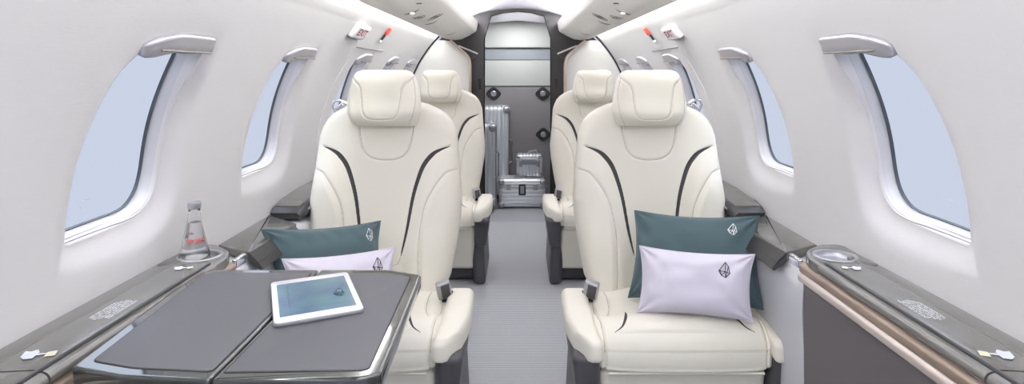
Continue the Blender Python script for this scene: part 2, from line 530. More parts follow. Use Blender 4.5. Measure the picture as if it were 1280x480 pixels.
for sg, side in ((-1, 'left'), (1, 'right')):
    for y, where in ((2.24, 'nearest the camera'), (2.74, 'in the middle of the row'), (3.55, 'farthest back near the bulkhead')):
        o = thing('reading_light', 'slim recessed reading light in the %s overhead panel, %s' % (side, where), 'light', on_psu(sg, .415, y), 'reading lights in the overhead panels')
        on_strip(sg, y, (.455, .375), .012 if y < 3 else .008, M['psu_line'], 'slot', o, .0015)
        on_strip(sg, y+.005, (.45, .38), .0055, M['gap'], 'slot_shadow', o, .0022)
        if y < 2.5:
            V, Fc = lathe([(.0001, .004), (.006, .0035), (.0095, .0), (.0095, -.002)], 14)
            V = [Vector((p.x, p.y, -p.z)) for p in V]
            mk('lens', [v+on_psu(sg, .41, y, .003)-o.location for v in V], Fc, M['dim'], o)
    # gasper: concentric rings
    for y, xx, where in ((2.43, .425, 'beside the front reading light'), (2.60, .372, 'between the two nearer reading lights')):
        o = thing('air_vent', 'round ringed air vent in the %s overhead panel %s' % (side, where), 'vent', on_psu(sg, xx, y), 'air vents in the overhead panels')
        for kk, (r_, nm) in enumerate(((.034, 'outer_ring'), (.022, 'inner_ring'), (.010, 'nozzle'))):
            pts = [on_psu(sg, xx+r_*cos(t)*.999, y+r_*sin(t), .001)-o.location for t in [2*pi*i/28 for i in range(28)]]
            V, Fc = tube(pts, .0009, 6, closed=True); mk(nm, V, Fc, M['psu_line'], o)
    o = thing('call_button', 'tiny dark call button on the %s overhead panel' % side, 'button', on_psu(sg, .36, 2.1), 'call buttons')
    V, Fc = rbox(0, 0, 0, .022, .012, .004, .0018); mk('button_cap', [v+Vector((0, 0, -.003)) for v in V], Fc, M['psu_line'], o)

# cove light strips
M['ledc'] = mat('ceiling_led_strip', rgb(255, 255, 255), 0.5, emit=(.985, .99, 1, 1), estr=95.0)
def led(sg, pts, nm, label, m=None):
    V = []; Fc = []
    for y in (-.5, 4.02):
        for x, z in pts: V.append(Vector((sg*x, y, z)))
    m_ = len(pts)
    Fc = [(i, (i+1) % m_, m_+(i+1) % m_, m_+i) for i in range(m_)]+[tuple(range(m_)), tuple(range(m_, 2*m_))]
    o = mk(nm, V, Fc, m or M['led']); tag(o, label, 'light')
    return o
for sg, side in ((-1, 'left'), (1, 'right')):
    led(sg, [(.527, 1.3225), (.541, 1.3225), (.541, 1.328), (.525, 1.328)], 'wall_light_strip', 'white light strip glowing in the gap between %s wall and overhead panel' % side)
    led(sg, [(.302, 1.4395), (.328, 1.4395), (.328, 1.444), (.302, 1.444)], 'ceiling_light_strip', 'white light strip washing the ceiling above the %s overhead panel' % side, M['ledc'])

# ------------------------------------------------------------------ aft bulkhead, partitions, baggage bay
def bulkhead():
    op = [(-.239, 0), (-.239, 1.315), (-.192, 1.475), (-.10, 1.500), (0, 1.508), (.10, 1.500), (.192, 1.475), (.239, 1.315), (.239, 0)]
    out = [(-.72, 0), (-.80, .75), (-.62, 1.25), (-.40, 1.46), (0, 1.56), (.40, 1.46), (.62, 1.25), (.80, .75), (.72, 0)]
    mb = MB()
    for y in (4.17, 4.23):
        V = [Vector((x, y, z)) for x, z in out]+[Vector((x, y, z)) for x, z in op]
        mb.add(V, [(i, i+1, 10+i, 9+i) for i in range(8)])
    V = [Vector((x, y, z)) for y in (4.17, 4.23) for x, z in op]
    mb.add(V, [(i, i+1, 10+i, 9+i) for i in range(8)])
    struct(mb.build('wall_back', M['bulk'], None, 30, True))
    # thin dark door trim around the opening
    V, Fc = tube([Vector((x, 4.166, z)) for x, z in op], .0045, 6); struct(mk('trim_5', V, Fc, M['gap']))
bulkhead()
for sg, side in ((-1, 'left'), (1, 'right')):
    o = thing('bulkhead_partition', 'curved cream partition with beige edge behind the rear %s seat' % side, 'partition', (sg*.5, 4.1, 0), 'partitions behind the rear seats')
    edge = [(.345, .0), (.345, .80), (.345, 1.06), (.347, 1.13), (.362, 1.175), (.40, 1.212), (.452, 1.258), (.485, 1.288)]
    arc = [(R0*.985*cos(t), ZC+R0*.985*sin(t)) for t in [asin((1.292-ZC)/(R0*.985)) + (-.26-asin((1.292-ZC)/(R0*.985)))*i/16 for i in range(17)]]
    poly = smoothline(edge, 5)+[(.52, 1.293)]+arc+[(.70, .25), (.70, 0)]
    rings = [[Vector((sg*x, y, z))-o.location for x, z in poly] for y in (4.08, 4.13)]
    V, Fc = loft(rings); mk('panel', V, Fc, M['part'], o, 30)
    e = smoothline(edge, 6)
    rings = []
    for i, (x, z) in enumerate(e):
        a = Vector(e[max(0, i-1)]); b = Vector(e[min(len(e)-1, i+1)]); t = (b-a).normalized(); nn = Vector((-t.y, t.x))
        for_ = []
        for (dn, y) in ((-.001, 4.068), (.013, 4.070), (.016, 4.08), (.016, 4.135), (-.001, 4.135)):
            for_.append(Vector((sg*(x+nn.x*dn), y, z+nn.y*dn))-o.location)
        rings.append(for_)
    V, Fc = loft(rings); mk('edge_trim', V, Fc, M['beige'], o, 40)
    # wall return beside it
    V, Fc = tube([W(sg, 4.075, -.05+i*.03, R0-.004) for i in range(24)], .005, 6)
    struct(mk('trim_%d' % (6 if sg < 0 else 7), V, Fc, M['gap']))
    # shelf-like wedge with a pale edge, standing in for a bright glass reflection
    o = thing('reflection_wedge', 'small pale shelf-like wedge standing in for a glass reflection on the dark bulkhead above the rear %s seat' % side, 'reflection', (sg*.34, 4.12, 1.22), 'reflection wedges on the bulkhead')
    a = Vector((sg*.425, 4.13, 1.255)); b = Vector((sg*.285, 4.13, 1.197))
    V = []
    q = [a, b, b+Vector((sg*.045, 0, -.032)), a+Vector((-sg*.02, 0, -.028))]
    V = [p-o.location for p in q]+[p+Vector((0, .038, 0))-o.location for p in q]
    mk('wedge_body', V, [(0, 1, 2, 3), (4, 5, 6, 7), (0, 1, 5, 4), (1, 2, 6, 5), (2, 3, 7, 6), (3, 0, 4, 7)], M['bulk'], o, 20)
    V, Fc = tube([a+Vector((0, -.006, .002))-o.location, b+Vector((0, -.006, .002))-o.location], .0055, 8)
    mk('reflection_edge', V, Fc, M['whiteprint'], o)
    # recessed grip in the dark bulkhead beside the doorway
    o = tag(mk('door_latch', *rbox(sg*.277, 4.168, .98, .022, .012, .075, .005), M['gap']), 'dark recessed latch plate on the bulkhead %s of the doorway' % side, 'latch')

YW = 4.96
def cz(py, Y=YW): return H-(py-VY)*Y/F
_hz2 = [(-.36, 1.385), (-.22, 1.432), (0, 1.452), (.22, 1.432), (.36, 1.385), (.44, 1.40), (.44, 1.56), (-.44, 1.56), (-.44, 1.40)]
o = mk('bay_header', *extr_y(_hz2, 4.262, 4.30), M['white'], None, 30)
tag(o, 'white arched header just inside the top of the baggage bay doorway', 'header')
struct(mk('wall_cargo', *box(-.55, .55, YW, YW+.04, 0, 1.6, .003), M['cargo']))
mb = MB()
for sg in (-1, 1): mb.add(*box(sg*.44, sg*.47, 4.24, YW, 0, 1.6, .003))
struct(mb.build('wall_cargo_side', M['cargo']))
V = [Vector((x, y, z)) for y in (4.235, YW) for x, z in [(-.47, 1.30), (-.40, 1.42), (-.25, 1.50), (0, 1.54), (.25, 1.50), (.40, 1.42), (.47, 1.30)]]
struct(mk('ceiling_cargo', V, [(i, i+1, 8+i, 7+i) for i in range(6)], M['cargo'], angle=180))
o = thing('baggage_bay_lining', 'stacked cream, grey and charcoal lining panels on the rear wall of the baggage bay', 'panel', (0, YW, 0))
def bb(nm, m, *a, r=.006): mk(nm, [v-o.location for v in box(*a, r)[0]], box(*a, r)[1], m, o)
bb('upper_panel', M['cargo'], -.435, .435, YW-.06, YW-.002, cz(60), cz(27), r=.01)
bb('recessed_band', M['cargog'], -.435, .435, YW-.03, YW-.002, cz(75), cz(60.5))
bb('middle_panel', M['cargo'], -.435, .435, YW-.04, YW-.002, cz(107.5), cz(75.6))
bb('padded_panel', M['cargod'], -.435, .435, YW-.035, YW-.002, .002, cz(108.3), r=.01)
V, Fc = [], []
for (px, py, lab) in ((617, 117, 'upper left of the baggage wall above the tall suitcase'), (678.5, 117, 'upper right of the baggage wall'), (679, 168, 'lower right of the baggage wall')):
    p = P(px, py, YW-.037)
    o = thing('tie_down_fitting', 'black tie-down plate, ' + lab, 'fitting', p, 'tie-down fittings')
    d = roundpoly([(-.074, 0), (0, .068), (.074, 0), (0, -.068)], .03, 5)
    V, Fc = loft([[Vector((x*kx, yy, z*kx)) for x, z in d] for yy, kx in ((0, 1), (-.008, .97), (-.013, .85), (-.010, .55))]); mk('plate', V, Fc, M['black'], o)
    V, Fc = lathe([(.024, 0), (.024, .010), (.018, .014), (.0155, .012), (.0155, .006), (.0001, .006)], 24)
    mk('ring', [Vector((v.x, -v.z-.008, v.y)) for v in V], Fc, M['satin'], o)
    V, Fc = lathe([(.009, 0), (.009, .016), (.006, .019), (.0001, .019)], 16)
    mk('stud', [Vector((v.x, -v.z-.008, v.y)) for v in V], Fc, M['satin'], o)

# ------------------------------------------------------------------ suitcases
def ribbed(cx, cy, cz_, sx, sy, sz, r, axis, pitch=.028, amp=.004, n=40):
    """rounded case with ribs; axis = coordinate across which the ribs repeat ('x' vertical ribs, 'z' horizontal ribs)"""
    a = 0 if axis == 'x' else 2
    hh = (sx/2, sy/2, sz/2)
    def df(p):
        t = p[a]
        if abs(t) < hh[a]-r*.6:
            g = amp*max(0, cos(2*pi*t/pitch))**2
            q = p.copy()
            for b in range(3):
                if b != a and abs(p[b]) > hh[b]-r*.3: q[b] = p[b]-(g if p[b] > 0 else -g)
            return q
        return p
    nn = [3, 3, 3]; nn[a] = n*2
    return rbox(cx, cy, cz_, sx, sy, sz, r, tuple(nn), df, 5)
def trunk(x0, x1, y0, y1, z1, label):
    o = thing('suitcase', label, 'suitcase', ((x0+x1)/2, (y0+y1)/2, 0), 'tall aluminium suitcases')
    L = o.location
    cxx, cyy = L.x, L.y
    V, Fc = ribbed(0, 0, .045+(z1-.045)/2, x1-x0, y1-y0, z1-.045, .035, 'x', .034, .011, 52); mk('shell', V, Fc, M['alu'], o, 60)
    # frame band round the middle of the depth, corner guards, wheels, handle
    w, h = (x1-x0)/2+.003, (z1-.045)/2+.003; zc = .045+(z1-.045)/2
    pts = roundpoly([(-w, zc-h), (w, zc-h), (w, zc+h), (-w, zc+h)], .04, 6)
    V, Fc = tube([(x, 0, z) for x, z in pts], .007, 8, closed=True); mk('frame_band', V, Fc, M['satin'], o)
    for sx in (-1, 1):
        for szz in (0, 1):
            z = .075 if szz == 0 else z1-.03
            V, Fc = rbox(sx*(w-.026), -(y1-y0)/2+.022, z, .062, .056, .062, .024, k=4); mk('corner_guard', V, Fc, M['satin'], o)
        for sy in (-1, 1):
            V, Fc = lathe([(.0001, -.011), (.02, -.011), (.024, -.006), (.024, .006), (.02, .011), (.0001, .011)], 20)
            mk('wheel', [Vector((v.z+sx*(w-.04), v.x+sy*((y1-y0)/2-.035), v.y+.024)) for v in V], Fc, M['black'], o)
    V, Fc = tube([(w+.0, -.05, zc+.10), (w+.022, -.045, zc+.085), (w+.022, -.045, zc-.085), (w, -.05, zc-.10)], .007, 8); mk('side_handle', V, Fc, M['satin'], o)
    return o
trunk(-.40, -.073, 4.725, 4.905, .782, 'taller ribbed aluminium suitcase standing at the rear of the baggage bay')
trunk(-.43, -.172, 4.39, 4.58, .668, 'shorter ribbed aluminium suitcase standing in front of the taller one')
def boxcase():
    o = thing('aluminium_case', 'wide ribbed aluminium box case lying on the baggage floor', 'case', (.036, 4.60, 0))
    V, Fc = ribbed(0, 0, .118, .365, .22, .222, .03, 'z', .030, .007, 40); mk('shell', V, Fc, M['alu'], o, 60)
    w, d = .186, .113
    pts = roundpoly([(-w, -d), (w, -d), (w, d), (-w, d)], .03, 5)
    V, Fc = tube([(x, y, .172) for x, y in pts], .006, 8, closed=True); mk('frame_band', V, Fc, M['satin'], o)
    for sx in (-1, 1):
        for z in (.03, .205):
            V, Fc = rbox(sx*.162, -.094, z, .05, .05, .05, .02); mk('corner_guard', V, Fc, M['satin'], o)
        V, Fc = rbox(sx*.105, -.114, .172, .034, .012, .045, .005); mk('latch', V, Fc, M['satin'], o)
    V, Fc = rbox(0, -.114, .15, .056, .014, .085, .008); mk('lock_plate', V, Fc, M['black'], o)
    V, Fc = rbox(0, -.1215, .15, .030, .006, .058, .004); l = mk('lock', V, Fc, M['satin'], o)
    V, Fc = tube([(-.06, -.02, .226), (-.055, -.02, .240), (.02, -.02, .240), (.025, -.02, .226)], .006, 8); mk('carry_handle', V, Fc, M['satin'], o)
    return o
boxcase()
def vanity():
    o = thing('vanity_case', 'small ribbed aluminium vanity case on top of the wide box case', 'case', (.094, 4.64, .2295))
    V, Fc = ribbed(0, 0, .092, .205, .13, .176, .022, 'x', .026, .006, 40); mk('shell', V, Fc, M['alu'], o, 60)
    V, Fc = rbox(0, -.066, .125, .12, .01, .05, .004); mk('front_plate', V, Fc, M['satin'], o)
    for sx in (-1, 1):
        V, Fc = rbox(sx*.07, -.068, .11, .022, .014, .05, .005); mk('latch', V, Fc, M['satin'], o)
        for z in (.022, .16):
            V, Fc = rbox(sx*.084, -.05, z, .038, .036, .038, .015); mk('corner_guard', V, Fc, M['satin'], o)
    V, Fc = tube([(-.005, 0, .178), (0, -.01, .200), (.055, -.012, .208), (.06, 0, .180)], .007, 8); mk('carry_handle', V, Fc, M['satin'], o)
    V, Fc = tube([(-.102+.204*i/10, -.066, .142) for i in range(11)], .005, 6); mk('frame_band', V, Fc, M['satin'], o)
vanity()

# ------------------------------------------------------------------ seats
YS = 1.90; XS = .435
def yb(z): return -.02+.11*(z-.33)/.7
def L(px, py):
    z = .8
    for _ in range(12):
        Y = YS+yb(z)-.05; z = H-(py-VY)*Y/F
    return ((px-VX)*Y/F-XS, z)
HWR = [(372, 70), (366, 75), (347, 83), (314, 88), (276, 92.5), (250, 93.5), (212, 89), (190, 87), (171, 85), (160, 81.5), (151, 77), (143, 70), (137, 61), (132, 49), (128, 34)]
_z = [L(805, r[0])[1] for r in HWR]; _h = [L(805+r[1], r[0])[0]-L(805, r[0])[0] for r in HWR]
def HW(z): return np.interp(z, _z, _h)*1.028
def LL(pts):  # left-hand traced curve -> |x| mirrored list, relative to seat centre px 805
    return [(abs(L(p, q)[0]-L(805, q)[0]), L(p, q)[1]) for p, q in pts]
STRIP = smoothline(LL([(726, 183.5), (737, 187), (747, 193), (757, 206), (764, 225), (770, 250), (776, 290), (782, 320)]), 6)
SEAM_IN = smoothline(LL([(782, 320), (785, 329), (791, 332.5), (800, 334), (805, 334)]), 5)
SEAM_OUT = smoothline(LL([(716, 212), (723, 213), (731, 217), (742, 232), (752, 252), (757, 275), (759, 300), (758.5, 340), (757, 372)]), 6)
PANEL = smoothline(LL([(771, 150), (773, 170), (777, 186), (783, 194.5), (793, 199), (805, 200)]), 6)
def curve_x(curve, z):
    c = sorted(curve, key=lambda p: p[1]); return np.interp(z, [p[1] for p in c], [p[0] for p in c])
zt_strip = STRIP[0][1]
def Bfront(x, z):
    """front surface y of the backrest (numpy)"""
    ax = np.abs(x); hw = HW(z); u = np.clip(ax/hw, 0, 1)
    edge = np.sqrt(np.clip(1-u**7, 0, 1))
    y = yb(z) - .012 - .045*edge
    xs = curve_x(STRIP, np.minimum(z, zt_strip)); fade = ss((zt_strip+.01-z)/.12)
    y = y - .022*ss((ax-xs)/.055)*fade*edge
    xo = curve_x(SEAM_OUT, z); f2 = ss((SEAM_OUT[0][1]-z)/.06)
    y = y - .013*ss((ax-xo)/.02)*f2*edge
    # gentle hollow in the centre + slight wrinkling
    y = y + .012*np.exp(-(ax/.09)**2)*ss((.85-z)/.2)
    y = y - .006*np.exp(-((z-.50)/.07)**2)*(1-u**2)
    for cv, amp, w in ((STRIP, .006, .0045), (SEAM_IN, .0035, .003), (SEAM_OUT, .005, .0032), (PANEL, .0045, .003)):
        y = y + amp*np.exp(-(polydist(ax, z, cv)/w)**2)
    return y
def build_backrest():
    zs = np.linspace(_z[0]+.001, _z[-1]-.0005, 230); nu = 176
    t = np.linspace(-1, 1, nu); uu = np.sin(t*pi/2)*.35+t*.65
    Z = zs[:, None]+0*uu[None, :]; X = HW(Z)*uu[None, :]
    Y = Bfront(X, Z)
    nb = 24; tb = np.linspace(1, -1, nb+2)[1:-1]
    Zb = zs[:, None]+0*tb[None, :]; Xb = HW(Zb)*tb[None, :]; Yb = yb(Zb)+.05*np.sqrt(1-np.abs(tb[None, :])**4)+.01
    rings = []
    n_ = len(zs)
    for i in range(n_):
        r = [Vector((X[i, j], Y[i, j], Z[i, j])) for j in range(nu)]+[Vector((Xb[i, j], Yb[i, j], Zb[i, j])) for j in range(nb)]
        rings.append(r)
    def squash(ring, k, dz):
        c = sum(ring, Vector())/len(ring); return [Vector((c.x+(p.x-c.x)*(1-.04*k), c.y+(p.y-c.y)*(1-k), p.z+dz)) for p in ring]
    top = rings[-1]; rings += [squash(top, .25, .006), squash(top, .6, .010), squash(top, .97, .011)]
    bot = rings[0]; rings = [squash(bot, .6, -.012), squash(bot, .25, -.007)] + rings
    V, Fc = loft(rings)
    return V, Fc
def ribbon(curve, wid, off, sgn, thick=.002):
    """dark inset strip on the backrest following a curve; wid(t) half-width"""
    n_ = len(curve); V = []; Fc = []; na = 5
    for i, (x, z) in enumerate(curve):
        a = curve[max(0, i-1)]; b = curve[min(n_-1, i+1)]
        tx, tz = b[0]-a[0], b[1]-a[1]; l = sqrt(tx*tx+tz*tz); nx, nz = -tz/l, tx/l
        w = wid(i/(n_-1))
        for k in range(na):
            d = (k/(na-1)*2-1)*w
            xx, zz = x+nx*d, z+nz*d
            yy = float(Bfront(np.array(xx), np.array(zz)))
            base = float(Bfront(np.array(x+nx*w*1.5), np.array(z+nz*w*1.5)))
            edge = abs(k/(na-1)*2-1)
            V.append(Vector((sgn*xx, yy-off+(.0 if edge < 1 else .002), zz)))
    for i in range(n_-1):
        for k in range(na-1): Fc.append((i*na+k, i*na+k+1, (i+1)*na+k+1, (i+1)*na+k))
    return V, Fc
# headrest
HRR = [(158, 52*.72), (156.5, 40), (153, 42), (148, 44), (140, 46.5), (130, 46.5), (120, 45), (110, 43), (100, 40.5), (94, 38), (90, 34.5), (87.5, 28)]
def LH(px, py, Y=1.875):
    return ((px-VX)*Y/F-(805-VX)*Y/F, H-(py-VY)*Y/F)
_hz = [LH(805, r[0])[1] for r in HRR]; _hh = [LH(805+r[1], r[0])[0] for r in HRR]
PAD = smoothline([(abs(LH(p, q)[0]), LH(p, q)[1]) for p, q in [(767, 96), (771, 101), (777, 106), (780, 113), (781.5, 125), (783.5, 138), (787, 145), (793, 148), (805, 148.5)]], 6)
HSIDE = smoothline([(abs(LH(p, q)[0]), LH(p, q)[1]) for p, q in [(768, 98), (765, 110), (764, 128), (767, 145), (773, 156)]], 5)
def Hfront(x, z):
    ax = np.abs(x); hw = np.interp(z, _hz, _hh); u = np.clip(ax/hw, 0, 1)
    zz = (z-_hz[0])/(_hz[-1]-_hz[0])
    e = np.sqrt(np.clip(1-u**4, 0, 1)); ez = np.clip(1-np.abs(2*zz-1)**4.5, 0, 1)**.5
    y = -.015-.060*e*ez - .012*np.exp(-((zz-.22)/.2)**2)*e
    xi = curve_x(PAD, np.maximum(z, PAD[-1][1])); ins = ss((xi-ax)/.012)*ss((z-PAD[-1][1])/.012)
    y = y - .004*ins + .008*np.exp(-((ax)/.07)**2)*ins
    for cv, amp, w in ((PAD, .005, .0028), (HSIDE, .003, .0025)):
        y = y + amp*np.exp(-(polydist(ax, z, cv)/w)**2)
    return y
def build_headrest():
    zs = _hz[0]+(_hz[-1]-_hz[0])*(.5-.5*np.cos(np.linspace(.02, pi-.02, 110))); nu = 110
    t = np.linspace(-1, 1, nu); uu = np.sin(t*pi/2)*.5+t*.5
    rings = []
    for z in zs:
        hw = float(np.interp(z, _hz, _hh)); X = hw*uu; Y = Hfront(X, np.full_like(X, z))
        zz = (z-_hz[0])/(_hz[-1]-_hz[0]); ez = max(0, 1-abs(2*zz-1)**4)**.5
        r = [Vector((X[j], Y[j], z)) for j in range(nu)]
        for k in range(1, 20):
            q = 1-2*k/20; r.append(Vector((hw*q, -.015+.05*sqrt(1-abs(q)**3)*ez, z)))
        rings.append(r)
    V, Fc = loft(rings)
    return V, Fc
# seat cushion
def build_cushion():
    # closed (y,z) profile; x extents +-.232
    top = [(-.02, .375), (-.10, .385), (-.20, .392), (-.30, .402), (-.36, .407), (-.39, .400), (-.412, .382), (-.424, .355), (-.426, .33), (-.420, .309), (-.40, .300), (-.30, .298), (-.15, .298), (-.02, .298)]
    prof = smoothline(top, 9)
    nrm = []
    for i in range(len(prof)):
        a = prof[max(0, i-1)]; b = prof[min(len(prof)-1, i+1)]; ty, tz = b[0]-a[0], b[1]-a[1]; l = sqrt(ty*ty+tz*tz); nrm.append((tz/l*-1*-1, -ty/l))
    # outward normal: for the top side (moving -y) must be +z
    nrm = [(-(-tz_), ty_) if False else (ny_, nz_) for (ny_, nz_), (tz_, ty_) in zip(nrm, nrm)]
    VG = smoothline([(.165, -.16), (.172, -.24), (.192, -.33)], 6)
    NOT = smoothline([(.150, -.325), (.158, -.36), (.172, -.392), (.196, -.404), (.232, -.406)], 6)
    TR = [(.232, -.415), (.2, -.424)]
    SIDE = [(.205, -.02), (.212, -.2), (.214, -.35), (.209, -.43)]
    nx = 150; t = np.linspace(-1, 1, nx); uu = np.sin(t*pi/2)*.45+t*.55
    rings = []
    cy_, cz_ = -.22, .345
    for u in uu:
        x = .229*u; ax = abs(x)
        e = max(0, 1-abs(u)**10)**.5
        ring = []
        for (y, z), (ny, nz) in zip(prof, nrm):
            d = 0.0
            if z > .36 or y < -.38:
                X = np.array(ax); Y_ = np.array(y)
                yy = y if z > .36 else -.43
                d -= .006*math.exp(-(float(polydist(X, np.array(y), VG))/.004)**2) if z > .37 else 0
                d -= .0045*math.exp(-((ax-np.interp(-y, [.02, .2, .35, .43], [.205, .212, .214, .209]))/.003)**2)
                # centre pad slightly raised, rounder flanks
                d += .010*math.exp(-(ax/.15)**4)*(1 if y > -.4 else .5)
                d += .008*math.exp(-((y+.345)/.07)**2) if z > .36 else 0
                # crease across behind the front roll
                if z > .37: d -= .004*math.exp(-((y+.30+.25*max(0, ax-.10))/.008)**2)*(1 if ax > .14 else .25)
            # piping line on the nose near the bottom
            if y < -.40 and z < .33: d += .003*math.exp(-((z-.312)/.003)**2)
            sh = .055*(1-e)
            yy = y+(cy_-y)*(0)+ny*d; zz = z+nz*d
            # shrink toward core at the ends
            vy, vz = cy_-y, cz_-z; l = sqrt(vy*vy+vz*vz)
            kk = min(sh, l*.45)
            ring.append(Vector((x, yy+vy/l*kk*.6, zz+vz/l*kk)))
        rings.append(ring)
    return loft(rings)
def make_pad(sgn):
    def df(p):
        q = p.copy()
        t = (p.y+.165)/.33              # 0 front .. 1 back
        # front end tapers: outer side swept, drops a little
        f = max(0, .45-t)/.45
        q.x = p.x*(1-.12*f) - sgn*(-1)*0 - sgn*.010*f*f*-1*-1
        q.z = p.z*(1-.10*f) - .010*f*f
        q.x += sgn*.004*sin(pi*t)
        if p.x*sgn > 0: q.y += .050*f*(p.x*sgn/.036)
        return q
    return rbox(sgn*.260, -.275, .374, .080, .345, .066, .020, (3, 14, 2), df, 5)
def make_pod(sgn):
    def df(p):
        q = p.copy(); t = (p.z+.075)/.15
        q.x = p.x*(.80+.2*t) - sgn*.012*(1-t)
        q.y = p.y*(.86+.14*t)+.012*(1-t)
        return q
    return rbox(sgn*.260, -.272, .275, .072, .330, .15, .022, (2, 6, 4), df, 5)
SM = {}
def shared(key, nm, vf, m, parent, angle=60):
    if key in SM:
        o = bpy.data.objects.new(nm, SM[key]); COL.objects.link(o); o.parent = parent; return o
    V, Fc = vf(); o = mk(nm, V, Fc, m, parent, angle); SM[key] = o.data; return o
def make_seat(side, row, loc, label):
    o = thing('cabin_seat', label, 'seat', loc, 'cream leather cabin seats')
    shared('back', 'backrest', build_backrest, M['leather'], o, 180)
    def wst(t): return .0008+.0096*min(1, (t/.30))*(1 if t < .42 else max(0.05, 1-(t-.42)/.58)**.55)*(1)
    for s in (-1, 1):
        shared('strip%d' % s, 'accent_strip', lambda: ribbon(STRIP, wst, .0012, s), M['accent'], o, 180)
    def seams():
        mb = MB()
        for cv in (SEAM_OUT, PANEL, SEAM_IN):
            for s in (-1, 1):
                pts = [Vector((s*x, float(Bfront(np.array(x), np.array(z)))-.0004, z)) for x, z in cv]
                mb.add(*tube(pts, .0009, 5))
        return mb.v, mb.f
    shared('seams', 'seam', seams, M['thread'], o, 180)
    h = shared('head', 'headrest', build_headrest, M['leather'], o, 180); h.location = (-.003, .012, 0)
    def hseams():
        mb = MB()
        for s in (-1, 1):
            for cv in (PAD, HSIDE):
                mb.add(*tube([Vector((s*x, float(Hfront(np.array(x), np.array(z)))-.0003, z)) for x, z in cv], .0008, 5))
        return mb.v, mb.f
    shared('hseams', 'seam', hseams, M['thread'], h, 180)
    shared('cush', 'seat_cushion', build_cushion, M['leather'], o, 180)
    def notch(s):
        from mathutils.bvhtree import BVHTree
        me = SM['cush']; bv = BVHTree.FromPolygons([v.co for v in me.vertices], [tuple(p.vertices) for p in me.polygons])
        def down(x, y): return bv.ray_cast(Vector((x, y, .6)), Vector((0, 0, -1)))[0]+Vector((0, 0, .0012))
        c = smoothline([(.139, -.318), (.141, -.345), (.147, -.370), (.160, -.392), (.182, -.402)], 6); V = []; Fc = []
        for i, (x, y) in enumerate(c):
            t = i/(len(c)-1); w = .0006+.0052*sin(pi*t**.8)**1.3
            p0 = c[max(0, i-1)]; p1 = c[min(len(c)-1, i+1)]; tx, ty = p1[0]-p0[0], p1[1]-p0[1]; l = sqrt(tx*tx+ty*ty)
            nx, ny = -ty/l*w, tx/l*w
            V += [down(s*(x-nx*.3), y-ny*.3), down(s*(x+nx), y+ny)]
        for i in range(len(c)-1): Fc.append((2*i, 2*i+1, 2*i+3, 2*i+2))
        return V, Fc
    for s in (-1, 1):
        shared('notch%d' % s, 'cushion_accent', lambda: notch(s), M['accent'], o, 180)
        shared('pad%d' % s, 'armrest_pad', lambda: make_pad(s), M['leather'], o, 60)
        shared('pod%d' % s, 'armrest_shroud', lambda: make_pod(s), M['shroud'], o, 60)
    def cseams(sd_):
        from mathutils.bvhtree import BVHTree
        me = SM['cush']; bv = BVHTree.FromPolygons([v.co for v in me.vertices], [tuple(p.vertices) for p in me.polygons])
        mb = MB()
        for s in (sd_,):
            for cv in ([(.166, -.10), (.165, -.16), (.172, -.24), (.186, -.31)], [(.205, -.10), (.212, -.2), (.215, -.30), (.213, -.36), (.211, -.40), (.209, -.418)]):
                pts = []
                for x, y in smoothline(cv, 7):
                    h_ = bv.ray_cast(Vector((s*x, y, .6)), Vector((0, 0, -1)))
                    if h_[0] is not None: pts.append(h_[0]+Vector((0, 0, .0004)))
                if len(pts) > 2: mb.add(*tube(pts, .0010, 5))
        return mb.v, mb.f
    for sd_ in (-1, 1): shared('cseams%d' % sd_, 'cushion_seam', lambda: cseams(sd_), M['thread'], o, 180)
    # piping under the front roll
    shared('pipe', 'piping', lambda: tube([(-.200+.40*i/20, -.419, .3005) for i in range(21)], .0035, 6), M['leather'], o)
    def legrest():
        def df(p):
            q = p.copy(); q.y += .05*((.115-p.z)/.23)
            return q
        return rbox(0, -.36, .185, .44, .07, .225, .022, (8, 2, 6), df, 4)
    shared('legrest', 'legrest', legrest, M['leather'], o)
    def base():
        mb = MB()
        mb.add(*rbox(0, -.14, .15, .44, .34, .296, .03, (2, 2, 2)))
        return mb.v, mb.f
    shared('base', 'base', base, M['shroud'], o)
    def skirt(s):
        def df(p):
            q = p.copy(); t = (p.z+.115)/.23; q.y = p.y*(1.05-.05*t); q.x += s*.012*(1-t); return q
        return rbox(s*.232, -.16, .116, .062, .40, .228, .02, (2, 4, 3), df, 4)
    for s in (-1, 1): shared('skirt%d' % s, 'side_skirt', lambda: skirt(s), M['shroud'], o)
    # seat shell behind the back
    shared('stem', 'back_shell', lambda: rbox(0, .055, .42, .38, .08, .5, .03, (2, 2, 4), lambda p: Vector((p.x, p.y+.11*(p.z)/.7, p.z)), 4), M['shroud'], o)
    # belt buckle on the aisle side
    ins = -side
    b = shared('buckle', 'belt_buckle', lambda: rbox(0, 0, 0, .044, .022, .056, .006, (1, 1, 1)), M['satin'], o)
    b.location = (ins*.213, -.168, .422); b.rotation_euler = (.30, -.22*ins, .35*ins)
    b2 = shared('bface', 'buckle_face', lambda: rbox(.003, -.0110, .0, .026, .004, .046, .0018), M['shroud'], b)
    st = shared('belt', 'belt', lambda: rbox(0, 0, 0, .030, .006, .05, .002), M['black'], o)
    st.location = (ins*.222, -.155, .39); st.rotation_euler = (.2, .1*ins, .25*ins)
    # shoulder belt guide on the window side of the back
    gx = side*.165
    def guide():
        mb = MB()
        mb.add(*tube([(-.026, 0, -.02), (-.018, -.004, .016), (-.004, -.004, .030), (.012, 0, .022), (.028, .004, -.02)], .0055, 8))
        mb.add(*rbox(.0, .0, .0, .034, .012, .022, .005))
        return mb.v, mb.f
    g = shared('guide', 'shoulder_belt_guide', guide, M['chrome'], o)
    g.location = (gx, .055, .955); g.rotation_euler = (0, side*.75, 0)
    return o
make_seat(1, 0, (XS, YS, 0), 'front right cream leather seat holding a teal and a lilac pillow')
